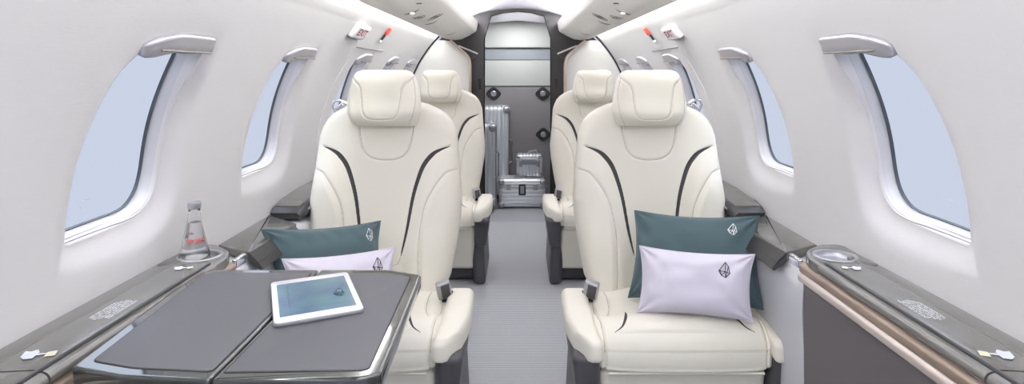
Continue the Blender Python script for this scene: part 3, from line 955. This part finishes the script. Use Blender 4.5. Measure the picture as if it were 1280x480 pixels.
make_seat(-1, 0, (-XS, YS, 0), 'front left cream leather seat behind the folding table')
make_seat(1, 1, (XS, YS+1.36, 0), 'rear right cream leather seat by the bulkhead, without pillows')
make_seat(-1, 1, (-XS, YS+1.36, 0), 'rear left cream leather seat by the bulkhead, without pillows')

# ------------------------------------------------------------------ pillows
LOGO = [[(.0, 1.0), (-.62, .0), (-.42, -.75)], [(.0, 1.0), (.38, .45), (.62, -.45)], [(-.62, .0), (-.78, -.2), (-.42, -.75)],
        [(-.78, -.2), (.02, -.25), (.62, -.45)], [(.02, -.25), (.12, -1.0)], [(-.42, -.75), (.12, -1.0), (.62, -.45)],
        [(.0, 1.0), (.02, -.25)], [(.38, .45), (.12, -1.0)], [(-.42, -.75), (.02, -.25)]]
def pillow(corners, puff, m, logo_uv, logo_size, logo_mat, label, seed, lean_back=0):
    TL, TR, BR, BL = [Vector(c) for c in corners]
    cen = (TL+TR+BR+BL)/4
    nrm = ((TR-TL).cross(BL-TL)).normalized()
    if nrm.y > 0: nrm = -nrm
    nu, nv = 70, 48
    root = Vector((cen.x, cen.y, min(p.z for p in (TL, TR, BR, BL))))
    def surf(u, v, side):
        # u,v in [-1,1]; v=+1 top
        pin = .085
        uu = u*(1-pin*(1-v*v)**1.0*abs(u)**3) ; vv = v*(1-pin*1.3*(1-u*u)*abs(v)**3)
        a = (uu+1)/2; b = (1-vv)/2
        p = (TL*(1-a)+TR*a)*(1-b)+(BL*(1-a)+BR*a)*b
        fu = max(0, 1-abs(u)**2.6); fv = max(0, 1-abs(v)**2.6)
        h = puff*(fu*fv)**.55
        # sag: fuller low down; wrinkles radiating from corners and edges
        h *= 1+.12*(-v)*(1-u*u)
        nz = noise.noise(Vector((u*2.2+seed, v*2.0, side*3.0)))
        n2 = noise.noise(Vector((u*7+seed*2, v*3.5, side)))
        edge = max(abs(u), abs(v))
        wr = .0085*nz*(fu*fv)**.3 + .0045*n2*(edge**2)*(fu*fv)**.25
        cr = 0
        for su in (-1, 1):
            for sv in (-1, 1):
                du, dv = (su-u), (sv-v)*.7; d = sqrt(du*du+dv*dv); an = atan2(abs(dv), abs(du)+1e-6)
                cr += .0050*sin(an*9+seed)*math.exp(-(d/.45)**2)*min(1, d/.12)
        return p+nrm*((h+wr+cr) if side > 0 else -(h*.75))
    V = []; Fc = []
    for side in (1, -1):
        off = len(V)
        for i in range(nu+1):
            for j in range(nv+1):
                u = -cos(pi*i/nu)*.35+(2*i/nu-1)*.65; v = -cos(pi*j/nv)*.35+(2*j/nv-1)*.65
                V.append(surf(u, v, side)-root)
        for i in range(nu):
            for j in range(nv):
                a = off+i*(nv+1)+j; Fc.append((a, a+nv+1, a+nv+2, a+1))
    o = mk('pillow', V, Fc, m, None, 180)
    bm = bmesh.new(); bm.from_mesh(o.data); bmesh.ops.remove_doubles(bm, verts=bm.verts, dist=1e-5)
    bmesh.ops.recalc_face_normals(bm, faces=bm.faces); bm.to_mesh(o.data); bm.free(); o.data.shade_smooth()
    o.location = root; tag(o, label, 'pillow', 'pillows on the front seats')
    # seam round the rim
    rim = [surf(u, 1, 1) for u in np.linspace(-1, 1, 30)]+[surf(1, v, 1) for v in np.linspace(1, -1, 22)[1:]]+[surf(u, -1, 1) for u in np.linspace(1, -1, 30)[1:]]+[surf(-1, v, 1) for v in np.linspace(-1, 1, 22)[1:-1]]
    Vt, Ft = tube([p-root for p in rim], .0016, 6, closed=True); mk('seam', Vt, Ft, m, o, 180)
    # embroidered crystal emblem
    W_ = (TR-TL).length/2; Hh = (BL-TL).length/2
    mb = MB()
    for line in LOGO:
        pts = []
        for (a, b) in zip(line[:-1], line[1:]):
            for k_ in range(5):
                t = k_/5; lx = a[0]+(b[0]-a[0])*t; ly = a[1]+(b[1]-a[1])*t
                pts.append(surf(logo_uv[0]+lx*logo_size/W_, logo_uv[1]+ly*logo_size/Hh, 1)+nrm*.0010-root)
        lx, ly = line[-1]; pts.append(surf(logo_uv[0]+lx*logo_size/W_, logo_uv[1]+ly*logo_size/Hh, 1)+nrm*.0010-root)
        mb.add(*tube(pts, .00095, 5))
    mb.build('emblem', logo_mat, o, 180)
    return o
whitethread = mat('white_thread', rgb(225, 228, 230), .7); darkthread = mat('dark_thread', rgb(52, 54, 60), .7)
pillow([P(793, 263, 1.79), P(949, 270, 1.64), P(957, 388, 1.565), P(785, 372, 1.70)], .048, M['teal'], (.62, .66), .0185, whitethread,
       'teal rectangular pillow leaning on the back of the front right seat', 1.3)
pillow([P(799, 307, 1.625), P(944, 318, 1.525), P(941, 402, 1.49), P(796, 391, 1.565)], .046, M['lilac'], (.52, .45), .021, darkthread,
       'lilac white pillow with dark emblem in front of the teal one, front right seat', 4.1)
pillow([P(326, 287, 1.57), P(476, 276, 1.78), P(480, 366, 1.72), P(348, 382, 1.53)], .046, M['teal'], (.72, .62), .020, whitethread,
       'teal pillow on the front left seat, partly hidden by the table', 7.7)
pillow([P(352, 324, 1.47), P(494, 309, 1.60), P(498, 376, 1.55), P(362, 398, 1.44)], .042, M['lilac'], (.62, .42), .021, darkthread,
       'lilac white pillow on the front left seat, its lower half behind the table', 2.2)

# ------------------------------------------------------------------ front side consoles
def console(sg, side):
    o = thing('side_console', 'long dark console with lift-up lid along the %s wall in the foreground' % side, 'console', (sg*.72, .6, 0), 'foreground side consoles')
    lo = o.location
    Y0, Y1 = -.5, 1.335
    def ex(poly, y0, y1, nm, m, rad=.004, parent=o, ang=35, tapers=None):
        pl = roundpoly(poly, rad, 3)
        V, Fc = extr_y([(sg*x-lo.x, z-lo.z) for x, z in pl], y0-lo.y, y1-lo.y)
        if tapers: V = [tapers(v) for v in V]
        return mk(nm, V, Fc, m, parent, ang)
    ex([(.668, 0), (.652, .30), (.650, .596), (.785, .596), (.78, .3), (.76, 0)], Y0, 1.31, 'side_panel', M['panel'], .003)
    # champagne rail: two ridges
    ex([(.660, .595), (.6415, .600), (.6405, .613), (.648, .618), (.655, .618)], Y0, 1.318, 'lower_rail', M['rail'], .003)
    ex([(.662, .616), (.647, .618), (.6455, .633), (.655, .640), (.665, .640)], Y0, 1.322, 'upper_rail', M['rail2'], .003)
    # lid pieces (seam at Y=.80), far end cut back diagonally
    def cut(v):
        w = Vector(v); X = abs(w.x+lo.x)
        if w.y+lo.y > 1.25: w.y -= max(0, (.70-X))*.9
        return w
    lidp = [(.654, .640), (.647, .648), (.652, .659), (.668, .664), (.742, .6605), (.742, .640)]
    ex(lidp, Y0, .797, 'lid', M['lid'], [.002, .005, .008, .01, .001, .001])
    ex(lidp, .801, 1.245, 'lid', M['lid'], [.002, .005, .008, .01, .001, .001])
    ex([(.744, .640), (.744, .6595), (.790, .655), (.790, .640)], Y0, 1.30, 'back_rail', M['lid'], .001)
    ex([(.655, .60), (.655, .648), (.786, .648), (.786, .60)], Y0, 1.24, 'carcass', M['gap'], .001)
    # raised glossy bead on the lid's inner edge
    V, Fc = tube([(sg*.664-lo.x, Y0-lo.y+.01+i*.2, .6635) for i in range(9)]+[(sg*.664-lo.x, 1.24-lo.y, .6635)], .0035, 8)
    mk('edge_bead', V, Fc, M['liddark'], o)
    # cup holder end block
    pl = roundpoly([(sg*.651, 1.247), (sg*.785, 1.247), (sg*.787, 1.40), (sg*.735, 1.40), (sg*.675, 1.352), (sg*.652, 1.30)], [.003, .003, .02, .03, .03, .02], 4)
    cxx, cyy = sg*.722, 1.310
    rx, ry = .0405, .036
    N = 72; outl = []
    for i in range(N):
        an = 2*pi*(i+.5)/N; ca, sa = cos(an), sin(an); best = .03
        for j in range(len(pl)):
            p, q = pl[j-1], pl[j]; ax_, ay_ = p[0]-cxx, p[1]-cyy; dx, dy = q[0]-p[0], q[1]-p[1]
            det = -ca*dy+sa*dx
            if abs(det) < 1e-12: continue
            t = (-ax_*dy+ay_*dx)/det; u = (ca*ay_-sa*ax_)/det
            if t > 0 and -1e-6 <= u <= 1.000001: best = t
        outl.append((an, best))
    def ringz(k, z, kind=0):
        if kind == 0: return [Vector((cxx+cos(a)*(r-k), cyy+sin(a)*(r-k), z))-lo for a, r in outl]
        return [Vector((cxx+cos(a)*(rx+k), cyy+sin(a)*(ry+k), z))-lo for a, r in outl]
    V, Fc = loft([ringz(0, .598), ringz(0, .653), ringz(.002, .657), ringz(.005, .6585), ringz(.006, .6585, 1), ringz(.0, .6580, 1), ringz(0, .640, 1)], cap=False)
    mk('end_block', V, Fc, M['lid'], o, 35)
    V, Fc = loft([ringz(.0075, .6587, 1), ringz(.006, .6605, 1), ringz(.002, .6608, 1), ringz(-.001, .6590, 1), ringz(-.002, .652, 1), ringz(-.006, .6475, 1), ringz(-.014, .6465, 1), ringz(-.030, .6465, 1)], cap=False)
    Fc.append(tuple(len(V)-N+i for i in range(N)))
    mk('cup_holder', V, Fc, M['satin'], o, 50)
    # release catch on the aisle side of the end block
    V, Fc = rbox(sg*.650, 1.345, .635, .012, .05, .022, .004); mk('catch', [v-lo for v in V], Fc, M['chrome'], o)
    # printed placard: rows of tiny text, and pictograms
    mb = MB()
    rows = ['LIFE VEST INSIDE PULL', 'LIFT LID TO OPEN FULLY', 'STOW TABLE BEFORE TAXI', 'TAKE-OFF AND LANDING', 'MAX LOAD 5 KG 11 LB', 'KEEP CLOSED IN FLIGHT']
    for i, rtx in enumerate(rows):
        V, Fc = text_mesh(rtx, .0068, spacing=1.0, bold=.00012)
        # text runs along the console, read from the aisle
        V2 = []
        for p in V:
            y = 1.005-sg*p.x; x = .722-.0068*i*1.0+p.y
            V2.append(Vector((sg*x, y, .6645-(x-.668)*.047+.0002))-lo)
        mb.add(V2, Fc)
    mb.build('placard', M['whiteprint'], o, 180, False)
    def decal(nm, pts, yc, xc, m, dz=.0008):
        V = [Vector((sg*(xc+a), yc+b, .6645-((xc+a)-.668)*.047+dz))-lo for a, b in pts]
        mk(nm, V, [tuple(range(len(V)))], m, o, 180)
    for yc, kx in ((.845, 1.0), (1.215, .8)):
        decal('pictogram', [(x*kx, y*kx) for x, y in ((-.012, -.012), (.0, -.014), (.010, -.006), (.018, .012), (.008, .010), (.002, .016), (-.008, .006))], yc, .714, M['blue'])
        decal('pictogram_tail', [(x*kx, y*kx) for x, y in ((-.022, .0), (-.010, -.003), (-.010, .002), (-.022, .003))], yc, .714, M['whiteprint'], .0009)
        decal('pictogram_tag', [(x*kx, y*kx) for x, y in ((-.040, -.006), (-.026, -.009), (-.020, .006), (-.032, .010))], yc, .714, M['yellowprint'], .0009)
    return o
console(-1, 'left'); console(1, 'right')

def sidewall_unit(sg, side):
    prof = [(.690, 0), (.672, .35), (.664, .52), (.668, .575), (.684, .598), (.786, .602), (.785, .3), (.74, 0)]
    pl = roundpoly(prof, [0, .02, .03, .03, .03, .004, 0, 0], 4)
    V, Fc = extr_y([(sg*x, z) for x, z in pl], 1.345, 4.07)
    struct(mk('lower_sidewall_%s' % side, V, Fc, M['grey'], None, 40))  # pale grey lower sidewall panel, floor to armrest ledge, no separate baseboard
    o = thing('armrest_ledge', 'dark armrest ledge with overhanging lip on the %s wall between console and front seat' % side, 'ledge', (sg*.73, 1.65, .6), 'armrest ledges')
    lo = o.location
    # dark armrest top: slab with an overhanging aisle lip
    top = [(sg*.784, 1.505), (sg*.784, 1.818), (sg*.66, 1.72), (sg*.672, 1.445)]
    poly = roundpoly(top, [.004, .004, .004, .012], 4)
    V, Fc = prism([tuple(p) for p in poly], .6025, .624, .004); mk('armrest_top', [v-lo for v in V], Fc, M['lid'], o, 35)
    a0 = [(.674, .623), (.655, .606), (.637, .583), (.642, .578), (.665, .592), (.676, .604)]
    rings = []
    for (y, kk) in ((1.443, 0), (1.452, 0), (1.60, 0), (1.715, 0)):
        rings.append([Vector((sg*(x-.006*(y-1.44)/.4)-lo.x, y-lo.y, z-lo.z)) for x, z in a0])
    V, Fc = loft(rings); mk('armrest_lip', V, Fc, M['liddark'], o, 35)
    V, Fc = tube([(sg*(.650)-lo.x, 1.441-lo.y, .597-lo.z), (sg*.648-lo.x, 1.6-lo.y, .597-lo.z), (sg*.646-lo.x, 1.71-lo.y, .597-lo.z)], .002, 6); mk('lip_line', V, Fc, M['gap'], o)
    # raised storage ledge behind the seat back
    o = thing('storage_ledge', 'dark raised storage ledge with lid on the %s wall behind the front seat' % side, 'ledge', (sg*.73, 2.4, .6), 'storage ledges')
    lo = o.location
    rings = []
    for y, zt, xi in ((1.825, .628, .700), (1.84, .640, .690), (1.90, .652, .682), (2.05, .660, .676), (3.0, .660, .676), (3.18, .655, .676)):
        rings.append([Vector((sg*x-lo.x, y-lo.y, z-lo.z)) for x, z in ((.784, zt), (xi, zt), (xi-.012, zt-.010), (xi-.014, zt-.022), (xi-.004, .61), (.782, .606))])
    V, Fc = loft(rings); mk('raised_ledge', V, Fc, M['liddark'], o, 35)
    rings = []
    for y, zt, xi in ((1.850, .644, .702), (1.91, .6545, .694), (2.05, .6625, .690), (2.6, .6625, .690)):
        rings.append([Vector((sg*x-lo.x, y-lo.y, z-lo.z)) for x, z in ((.778, zt+.001), (xi, zt+.001), (xi-.002, zt-.004), (.778, zt-.004))])
    V, Fc = loft(rings); mk('ledge_lid', V, Fc, M['lid'], o, 35)
    V, Fc = tube([(sg*.672-lo.x, y-lo.y, z-lo.z) for y, z in ((1.85, .634), (1.92, .645), (2.05, .652), (2.6, .652))], .003, 6)
    mk('ledge_trim', V, Fc, M['satin'], o)
    return o
sidewall_unit(-1, 'left'); sidewall_unit(1, 'right')
# rear armrest blocks beside the rear seats are part of the same unit style; placed where the aft windows end

# ------------------------------------------------------------------ folding table
TZ = .660
def at_table(px, py, z=TZ):
    h = H-z; Y = F*h/(py-VY); return ((px-VX)*Y/F, Y)
o = thing('folding_table', 'dark folding table with grey leather inlays and glossy edge in the left foreground', 'table', (-.42, 1.0, 0))
lo = o.location
gapx = -.4165
outer = [at_table(272, 337), at_table(486, 337), at_table(527, 343.5), at_table(477, 467), at_table(452, 473), at_table(272, 476), at_table(150, 470), at_table(88, 459), at_table(245, 341)]
def clip_leaf(poly, left, gg=.0012):
    pts = [Vector(p) for p in poly]; out = []
    g = gapx + (-gg if left else gg)
    ins = lambda p: (p.x < g) if left else (p.x > g)
    for i in range(len(pts)):
        a, b = pts[i], pts[(i+1) % len(pts)]
        if ins(a): out.append(a)
        if ins(a) != ins(b):
            t = (g-a.x)/(b.x-a.x); out.append(a+(b-a)*t)
    return out
def inset(poly, d):
    n_ = len(poly); out = []; area = sum(poly[i-1][0]*poly[i][1]-poly[i][0]*poly[i-1][1] for i in range(n_))
    s = 1 if area > 0 else -1
    for i in range(n_):
        a, b, c = Vector(poly[i-1]), Vector(poly[i]), Vector(poly[(i+1) % n_])
        d1 = (b-a).normalized(); d2 = (c-b).normalized()
        n1 = Vector((-d1.y, d1.x))*s; n2 = Vector((-d2.y, d2.x))*s
        bi = (n1+n2).normalized(); out.append(b+bi*d/max(.5, bi.dot(n1)))
    return out
for left in (True, False):
    lp = clip_leaf(outer, left)
    lp = [p for i, p in enumerate(lp) if (p-lp[i-1]).length > 1e-4]
    rp = [Vector(p) for p in roundpoly([tuple(p) for p in lp], .008, 4)]
    rings = []
    for d, z in ((.008, -.034), (.003, -.031), (.0004, -.022), (0, -.005), (.0008, -.0015), (.0025, 0), (.006, .0)):
        rings.append([Vector((p.x, p.y, TZ+z))-lo for p in inset(rp, d)])
    V, Fc = loft(rings); leaf = mk('table_leaf', V, Fc, M['tedge'], o, 50)
    ip = clip_leaf(inset(outer, .021), left, .0095)
    ip = [p for i, p in enumerate(ip) if (p-ip[i-1]).length > 1e-4]
    ip = roundpoly([tuple(p) for p in ip], .010, 4)
    V, Fc = prism([tuple(p) for p in inset(ip, -.0016)], TZ-.002, TZ+.0004, 0)
    mk('inlay_groove', [v-lo for v in V], Fc, M['gap'], leaf, 30)
    V, Fc = prism([tuple(p) for p in ip], TZ-.002, TZ+.0016, .0008)
    mk('inlay', [v-lo for v in V], Fc, M['inlay'], leaf, 30)
# support: arm sliding out of the console under the inner leaf
V, Fc = box(-.70, -.30, .93, 1.02, TZ-.062, TZ-.034, .008); mk('support_arm', [v-lo for v in V], Fc, M['liddark'], o)
V, Fc = box(-.668, -.640, .86, 1.09, TZ-.075, TZ-.030, .006); mk('hinge_bar', [v-lo for v in V], Fc, M['satin'], o)

# tablet
tc = [at_table(335, 353.3, .669), at_table(430.7, 340.7, .669), at_table(460.5, 385, .669), at_table(345, 405.7, .669)]
c4 = [Vector(p) for p in tc]; cen = sum(c4, Vector((0, 0)))/4
ux = ((c4[1]-c4[0])+(c4[2]-c4[3]))/2; uy = ((c4[0]-c4[3])+(c4[1]-c4[2]))/2
wx, wy = ux.length, uy.length; ang = atan2(ux.y, ux.x)
t = thing('tablet', 'white-framed tablet computer lying switched on on the folding table', 'tablet', (cen.x, cen.y, TZ+.0018)); t.rotation_euler = (0, 0, ang)
V, Fc = rbox(0, 0, .0040, wx, wy, .0078, .0035, (2, 2, 1)); 
pl = roundpoly([(-wx/2, -wy/2), (wx/2, -wy/2), (wx/2, wy/2), (-wx/2, wy/2)], .012, 6)
V, Fc = prism([tuple(p) for p in pl], 0, .0075, .0022); mk('casing', V, Fc, M['satin'], t, 30)
pl2 = roundpoly([(-wx/2+.001, -wy/2+.001), (wx/2-.001, -wy/2+.001), (wx/2-.001, wy/2-.001), (-wx/2+.001, wy/2-.001)], .011, 6)
V, Fc = prism([tuple(p) for p in pl2], .0066, .0080, .0005); mk('bezel', V, Fc, M['tabletw'], t, 30)
bx, by = .0105, .022
V, Fc = box(-wx/2+bx, wx/2-bx, -wy/2+by, wy/2-by, .0076, .0083, .0002); sc_ = mk('screen', V, Fc, M['screen'], t, 30)
# interface drawn on the screen: panel line, toolbar marks, rows, jewel emblem
ink = mat('screen_ink', rgb(38, 58, 92), .4); ink2 = mat('screen_ink_teal', rgb(34, 76, 86), .4); pale = mat('screen_pale', rgb(190, 205, 214), .4)
sx0, sx1, sy0, sy1 = -wx/2+bx, wx/2-bx, -wy/2+by, wy/2-by
mb = MB()
def rect(mb, x0, x1, y0, y1, z=.00845): mb.add([(x0, y0, z), (x1, y0, z), (x1, y1, z), (x0, y1, z)], [(0, 1, 2, 3)])
xl = sx0+(sx1-sx0)*.14
rect(mb, xl-.0007, xl+.0007, sy0+.03, sy1-.004)
rnd = random.Random(3)
for i in range(26):
    x = sx0+.006+i*(sx1-sx0-.012)/26; h_ = rnd.uniform(.001, .0035); rect(mb, x, x+.0022, sy0+.012, sy0+.012+h_*2)
for i in range(4): rect(mb, sx0+.004+i*.006, sx0+.008+i*.006, sy0+.004, sy0+.0065)
for i in range(7): rect(mb, sx0+.004, sx0+.004+rnd.uniform(.004, .010), sy1-.02-i*.016, sy1-.0185-i*.016)
mb.build('toolbar', ink, sc_, 180, False)
mb = MB()
for i in range(9):
    y = sy0+.035+i*(sy1-sy0-.055)/9; rect(mb, xl+.01+rnd.uniform(0, .006), sx1-.03-rnd.uniform(0, .01), y, y+.0009)
mb.build('route_lines', ink2, sc_, 180, False)
mb = MB()
lx0, ly0, ls = sx1-.020, sy0+(sy1-sy0)*.46, .013
for line in LOGO:
    mb.add(*tube([(lx0+a*ls, ly0+b*ls*1.5, .0088) for a, b in line], .00075, 5))
mb.build('emblem', ink2, sc_, 180)
mb = MB(); rect(mb, lx0-.002, lx0+.004, ly0+.004, ly0+.012, .0087); mb.build('emblem_facet', pale, sc_, 180, False)

# ------------------------------------------------------------------ bottle of water
bl = Vector((-.7330, 1.306, .6468))
o = thing('water_bottle', 'clear glass water bottle with red lettering standing on the left console', 'bottle', bl)
HB = .1365
o.scale = (1, 1, 1.03)
outerp = [(.0001, .002), (.030, .000), (.0335, .002), (.0342, .006), (.0325, .014), (.0300, .024), (.0245, .045), (.0195, .067), (.0155, .087), (.0130, .100), (.0120, .110), (.0118, .122)]
inn = [(.0103, .122), (.0104, .110), (.0114, .100), (.0136, .087), (.0174, .067), (.0222, .045), (.0277, .024), (.0300, .014), (.0290, .009), (.024, .007), (.0001, .010)]
V, Fc = lathe(outerp+inn, 40); mk('glass', V, Fc, M['glass'], o, 180)
V, Fc = lathe([(.0001, .0105), (.0235, .0078), (.0286, .0096), (.0296, .0142), (.0273, .024), (.0218, .045), (.0170, .067), (.0132, .087), (.0001, .087)], 40)
mk('water', V, Fc, M['water'], o, 60)
V, Fc = lathe([(.0001, .132), (.0120, .132), (.0138, .1305), (.0142, .128), (.0142, .1215), (.0132, .1200), (.0134, .1180), (.0128, .1165), (.0119, .1168)], 36)
mk('cap', V, Fc, M['satin'], o, 40)
V, Fc = text_mesh('evian', .020)
V2 = []
yaw = 0.12
for p in V:
    z = .052+p.y; r = float(np.interp(z, [.024, .045, .067, .087], [.0300, .0245, .0195, .0155]))+.0014
    a = -pi/2+(p.x+.004)/r+.50
    V2.append(Vector((r*cos(a), r*sin(a), z)))
mk('lettering', V2, Fc, M['redprint'], o, 180, False)
mb = MB()
for dx, hh in ((-.0035, .004), (0, .006), (.0035, .004)):
    pts = []
    for (a_, b_) in ((dx-.002, .065), (dx, .065+hh), (dx+.002, .065)):
        r = float(np.interp(b_, [.024, .045, .067, .087], [.0300, .0245, .0195, .0155]))+.0006; a = -pi/2+(a_-.006)/r+.50
        pts.append((r*cos(a), r*sin(a), b_))
    mb.add(pts, [(0, 1, 2)])
mb.build('mountain_mark', M['brownred'], o, 180, False)
mk('collar_label', *lathe([(.0123, .108), (.0126, .110), (.0123, .112)], 32), M['glass'], o, 180)

# ------------------------------------------------------------------ exit signs and red handles on the walls
def wall_frame(sg, y, s):
    p = W(sg, y, s, R0); th = s/R0
    n_in = Vector((-sg*cos(th), 0, -sin(th))); up = Vector((-sg*sin(th), 0, cos(th))); al = Vector((0, -sg*1.0, 0))
    return p, n_in, up, al       # al: left->right as read from inside the cabin
for sg, side in ((-1, 'left'), (1, 'right')):
    sY = 2.28 if sg < 0 else 2.33
    p, n_, up, al = wall_frame(sg, sY, asin((1.240-ZC)/R0)*R0)
    o = thing('exit_sign', 'small white exit sign with red letters high on the %s wall' % side, 'sign', p, 'exit signs')
    def tr(v): return al*v.x+n_*(-v.y)+up*v.z if False else al*v.x + up*v.z + n_*v.y
    V, Fc = rbox(0, .010, 0, .165, .022, .060, .006, (2, 1, 2)); mk('housing', [tr(v) for v in V], Fc, M['white'], o)
    V, Fc = rbox(0, .0212, 0, .148, .003, .048, .001); mk('face', [tr(v) for v in V], Fc, M['grey'] if False else M['whiteprint'], o)
    V, Fc = text_mesh('EXIT', .040, spacing=1.05, bold=.0012)
    mk('lettering', [tr(Vector((v.x*1.45, .0232, v.y))) for v in V], Fc, M['brownred'], o, 180, False)
    V, Fc = rbox(0, .006, -.032, .158, .012, .006, .002); mk('lower_lip', [tr(v) for v in V], Fc, M['psu_line'], o)
    # emergency handle
    p, n_, up, al = wall_frame(sg, 2.70, asin((1.245-ZC)/R0)*R0)
    o = thing('emergency_handle', 'red emergency handle with black stem above the exit window, %s wall' % side, 'handle', p, 'emergency handles')
    V, Fc = rbox(0, .008, .028, .034, .014, .040, .006); mk('grip', [tr(v) for v in V], Fc, M['red'], o)
    V, Fc = rbox(0, .0155, .028, .014, .002, .022, .0008); mk('grip_label', [tr(v) for v in V], Fc, mat('pale_red', rgb(240, 160, 150), .5), o)
    V, Fc = rbox(0, .006, -.008, .016, .010, .034, .004, (1, 1, 3), lambda v: Vector((v.x*(.8+.5*(v.z/.017)), v.y, v.z))); mk('stem', [tr(v) for v in V], Fc, M['accent'], o)
    V, Fc = rbox(0, .007, -.031, .020, .012, .014, .005); mk('tip', [tr(v) for v in V], Fc, M['white'], o)

# ------------------------------------------------------------------ light
w = bpy.data.worlds.new('sky'); SC.world = w; w.use_nodes = True
nt = w.node_tree; bg = nt.nodes['Background']
tcn = nt.nodes.new('ShaderNodeTexCoord'); sp = nt.nodes.new('ShaderNodeSeparateXYZ'); cr = nt.nodes.new('ShaderNodeValToRGB')
mr = nt.nodes.new('ShaderNodeMapRange'); mr.inputs[1].default_value = .12; mr.inputs[2].default_value = .7; mr.inputs[3].default_value = 1.0; mr.inputs[4].default_value = 4.8
nt.links.new(sp.outputs['Z'], mr.inputs[0]); nt.links.new(mr.outputs[0], bg.inputs[1])
nt.links.new(tcn.outputs['Generated'], sp.inputs[0]); nt.links.new(sp.outputs['Z'], cr.inputs[0])
cr.color_ramp.elements[0].position = 0.0; cr.color_ramp.elements[0].color = (.58, .632, .75, 1)
cr.color_ramp.elements[1].position = 0.5; cr.color_ramp.elements[1].color = (.635, .69, .825, 1)
nt.links.new(cr.outputs[0], bg.inputs[0])
def area(name, loc, rot, sx, sy, power, col=(.97, .975, 1)):
    l = bpy.data.lights.new(name, 'AREA'); l.shape = 'RECTANGLE'; l.size = sx; l.size_y = sy; l.energy = power; l.color = col
    o = bpy.data.objects.new(name, l); COL.objects.link(o); o.location = loc; o.rotation_euler = rot
    tag(o, label={'cargo_fill': 'added fill light hidden inside the baggage bay', 'cabin_fill': 'added unseen fill light over the forward cabin'}[name], cat='reflection')
    return o
area('cargo_fill', (0, 4.55, 1.49), (0, 0, 0), .3, .3, 6.0)  # added hidden light to brighten the baggage bay, no real fixture
area('cabin_fill', (0, .1, 1.49), (0, 0, 0), .4, .9, 6.0)  # added out-of-view fill to brighten the cabin, no real fixture

# ------------------------------------------------------------------ camera and view
cam = bpy.data.cameras.new('camera'); co = bpy.data.objects.new('camera', cam); COL.objects.link(co)
co.location = (0, 0, H); co.rotation_euler = (pi/2, 0, 0)
cam.sensor_width = 36; cam.lens = F/1280*36; cam.clip_start = .02
cam.shift_x = (640-VX)/1280; cam.shift_y = -(240-VY)/1280
SC.camera = co
SC.view_settings.view_transform = 'Standard'; SC.view_settings.look = 'None'
SC.view_settings.exposure = 0.08; SC.view_settings.gamma = 1; SC.view_settings.use_curve_mapping = False
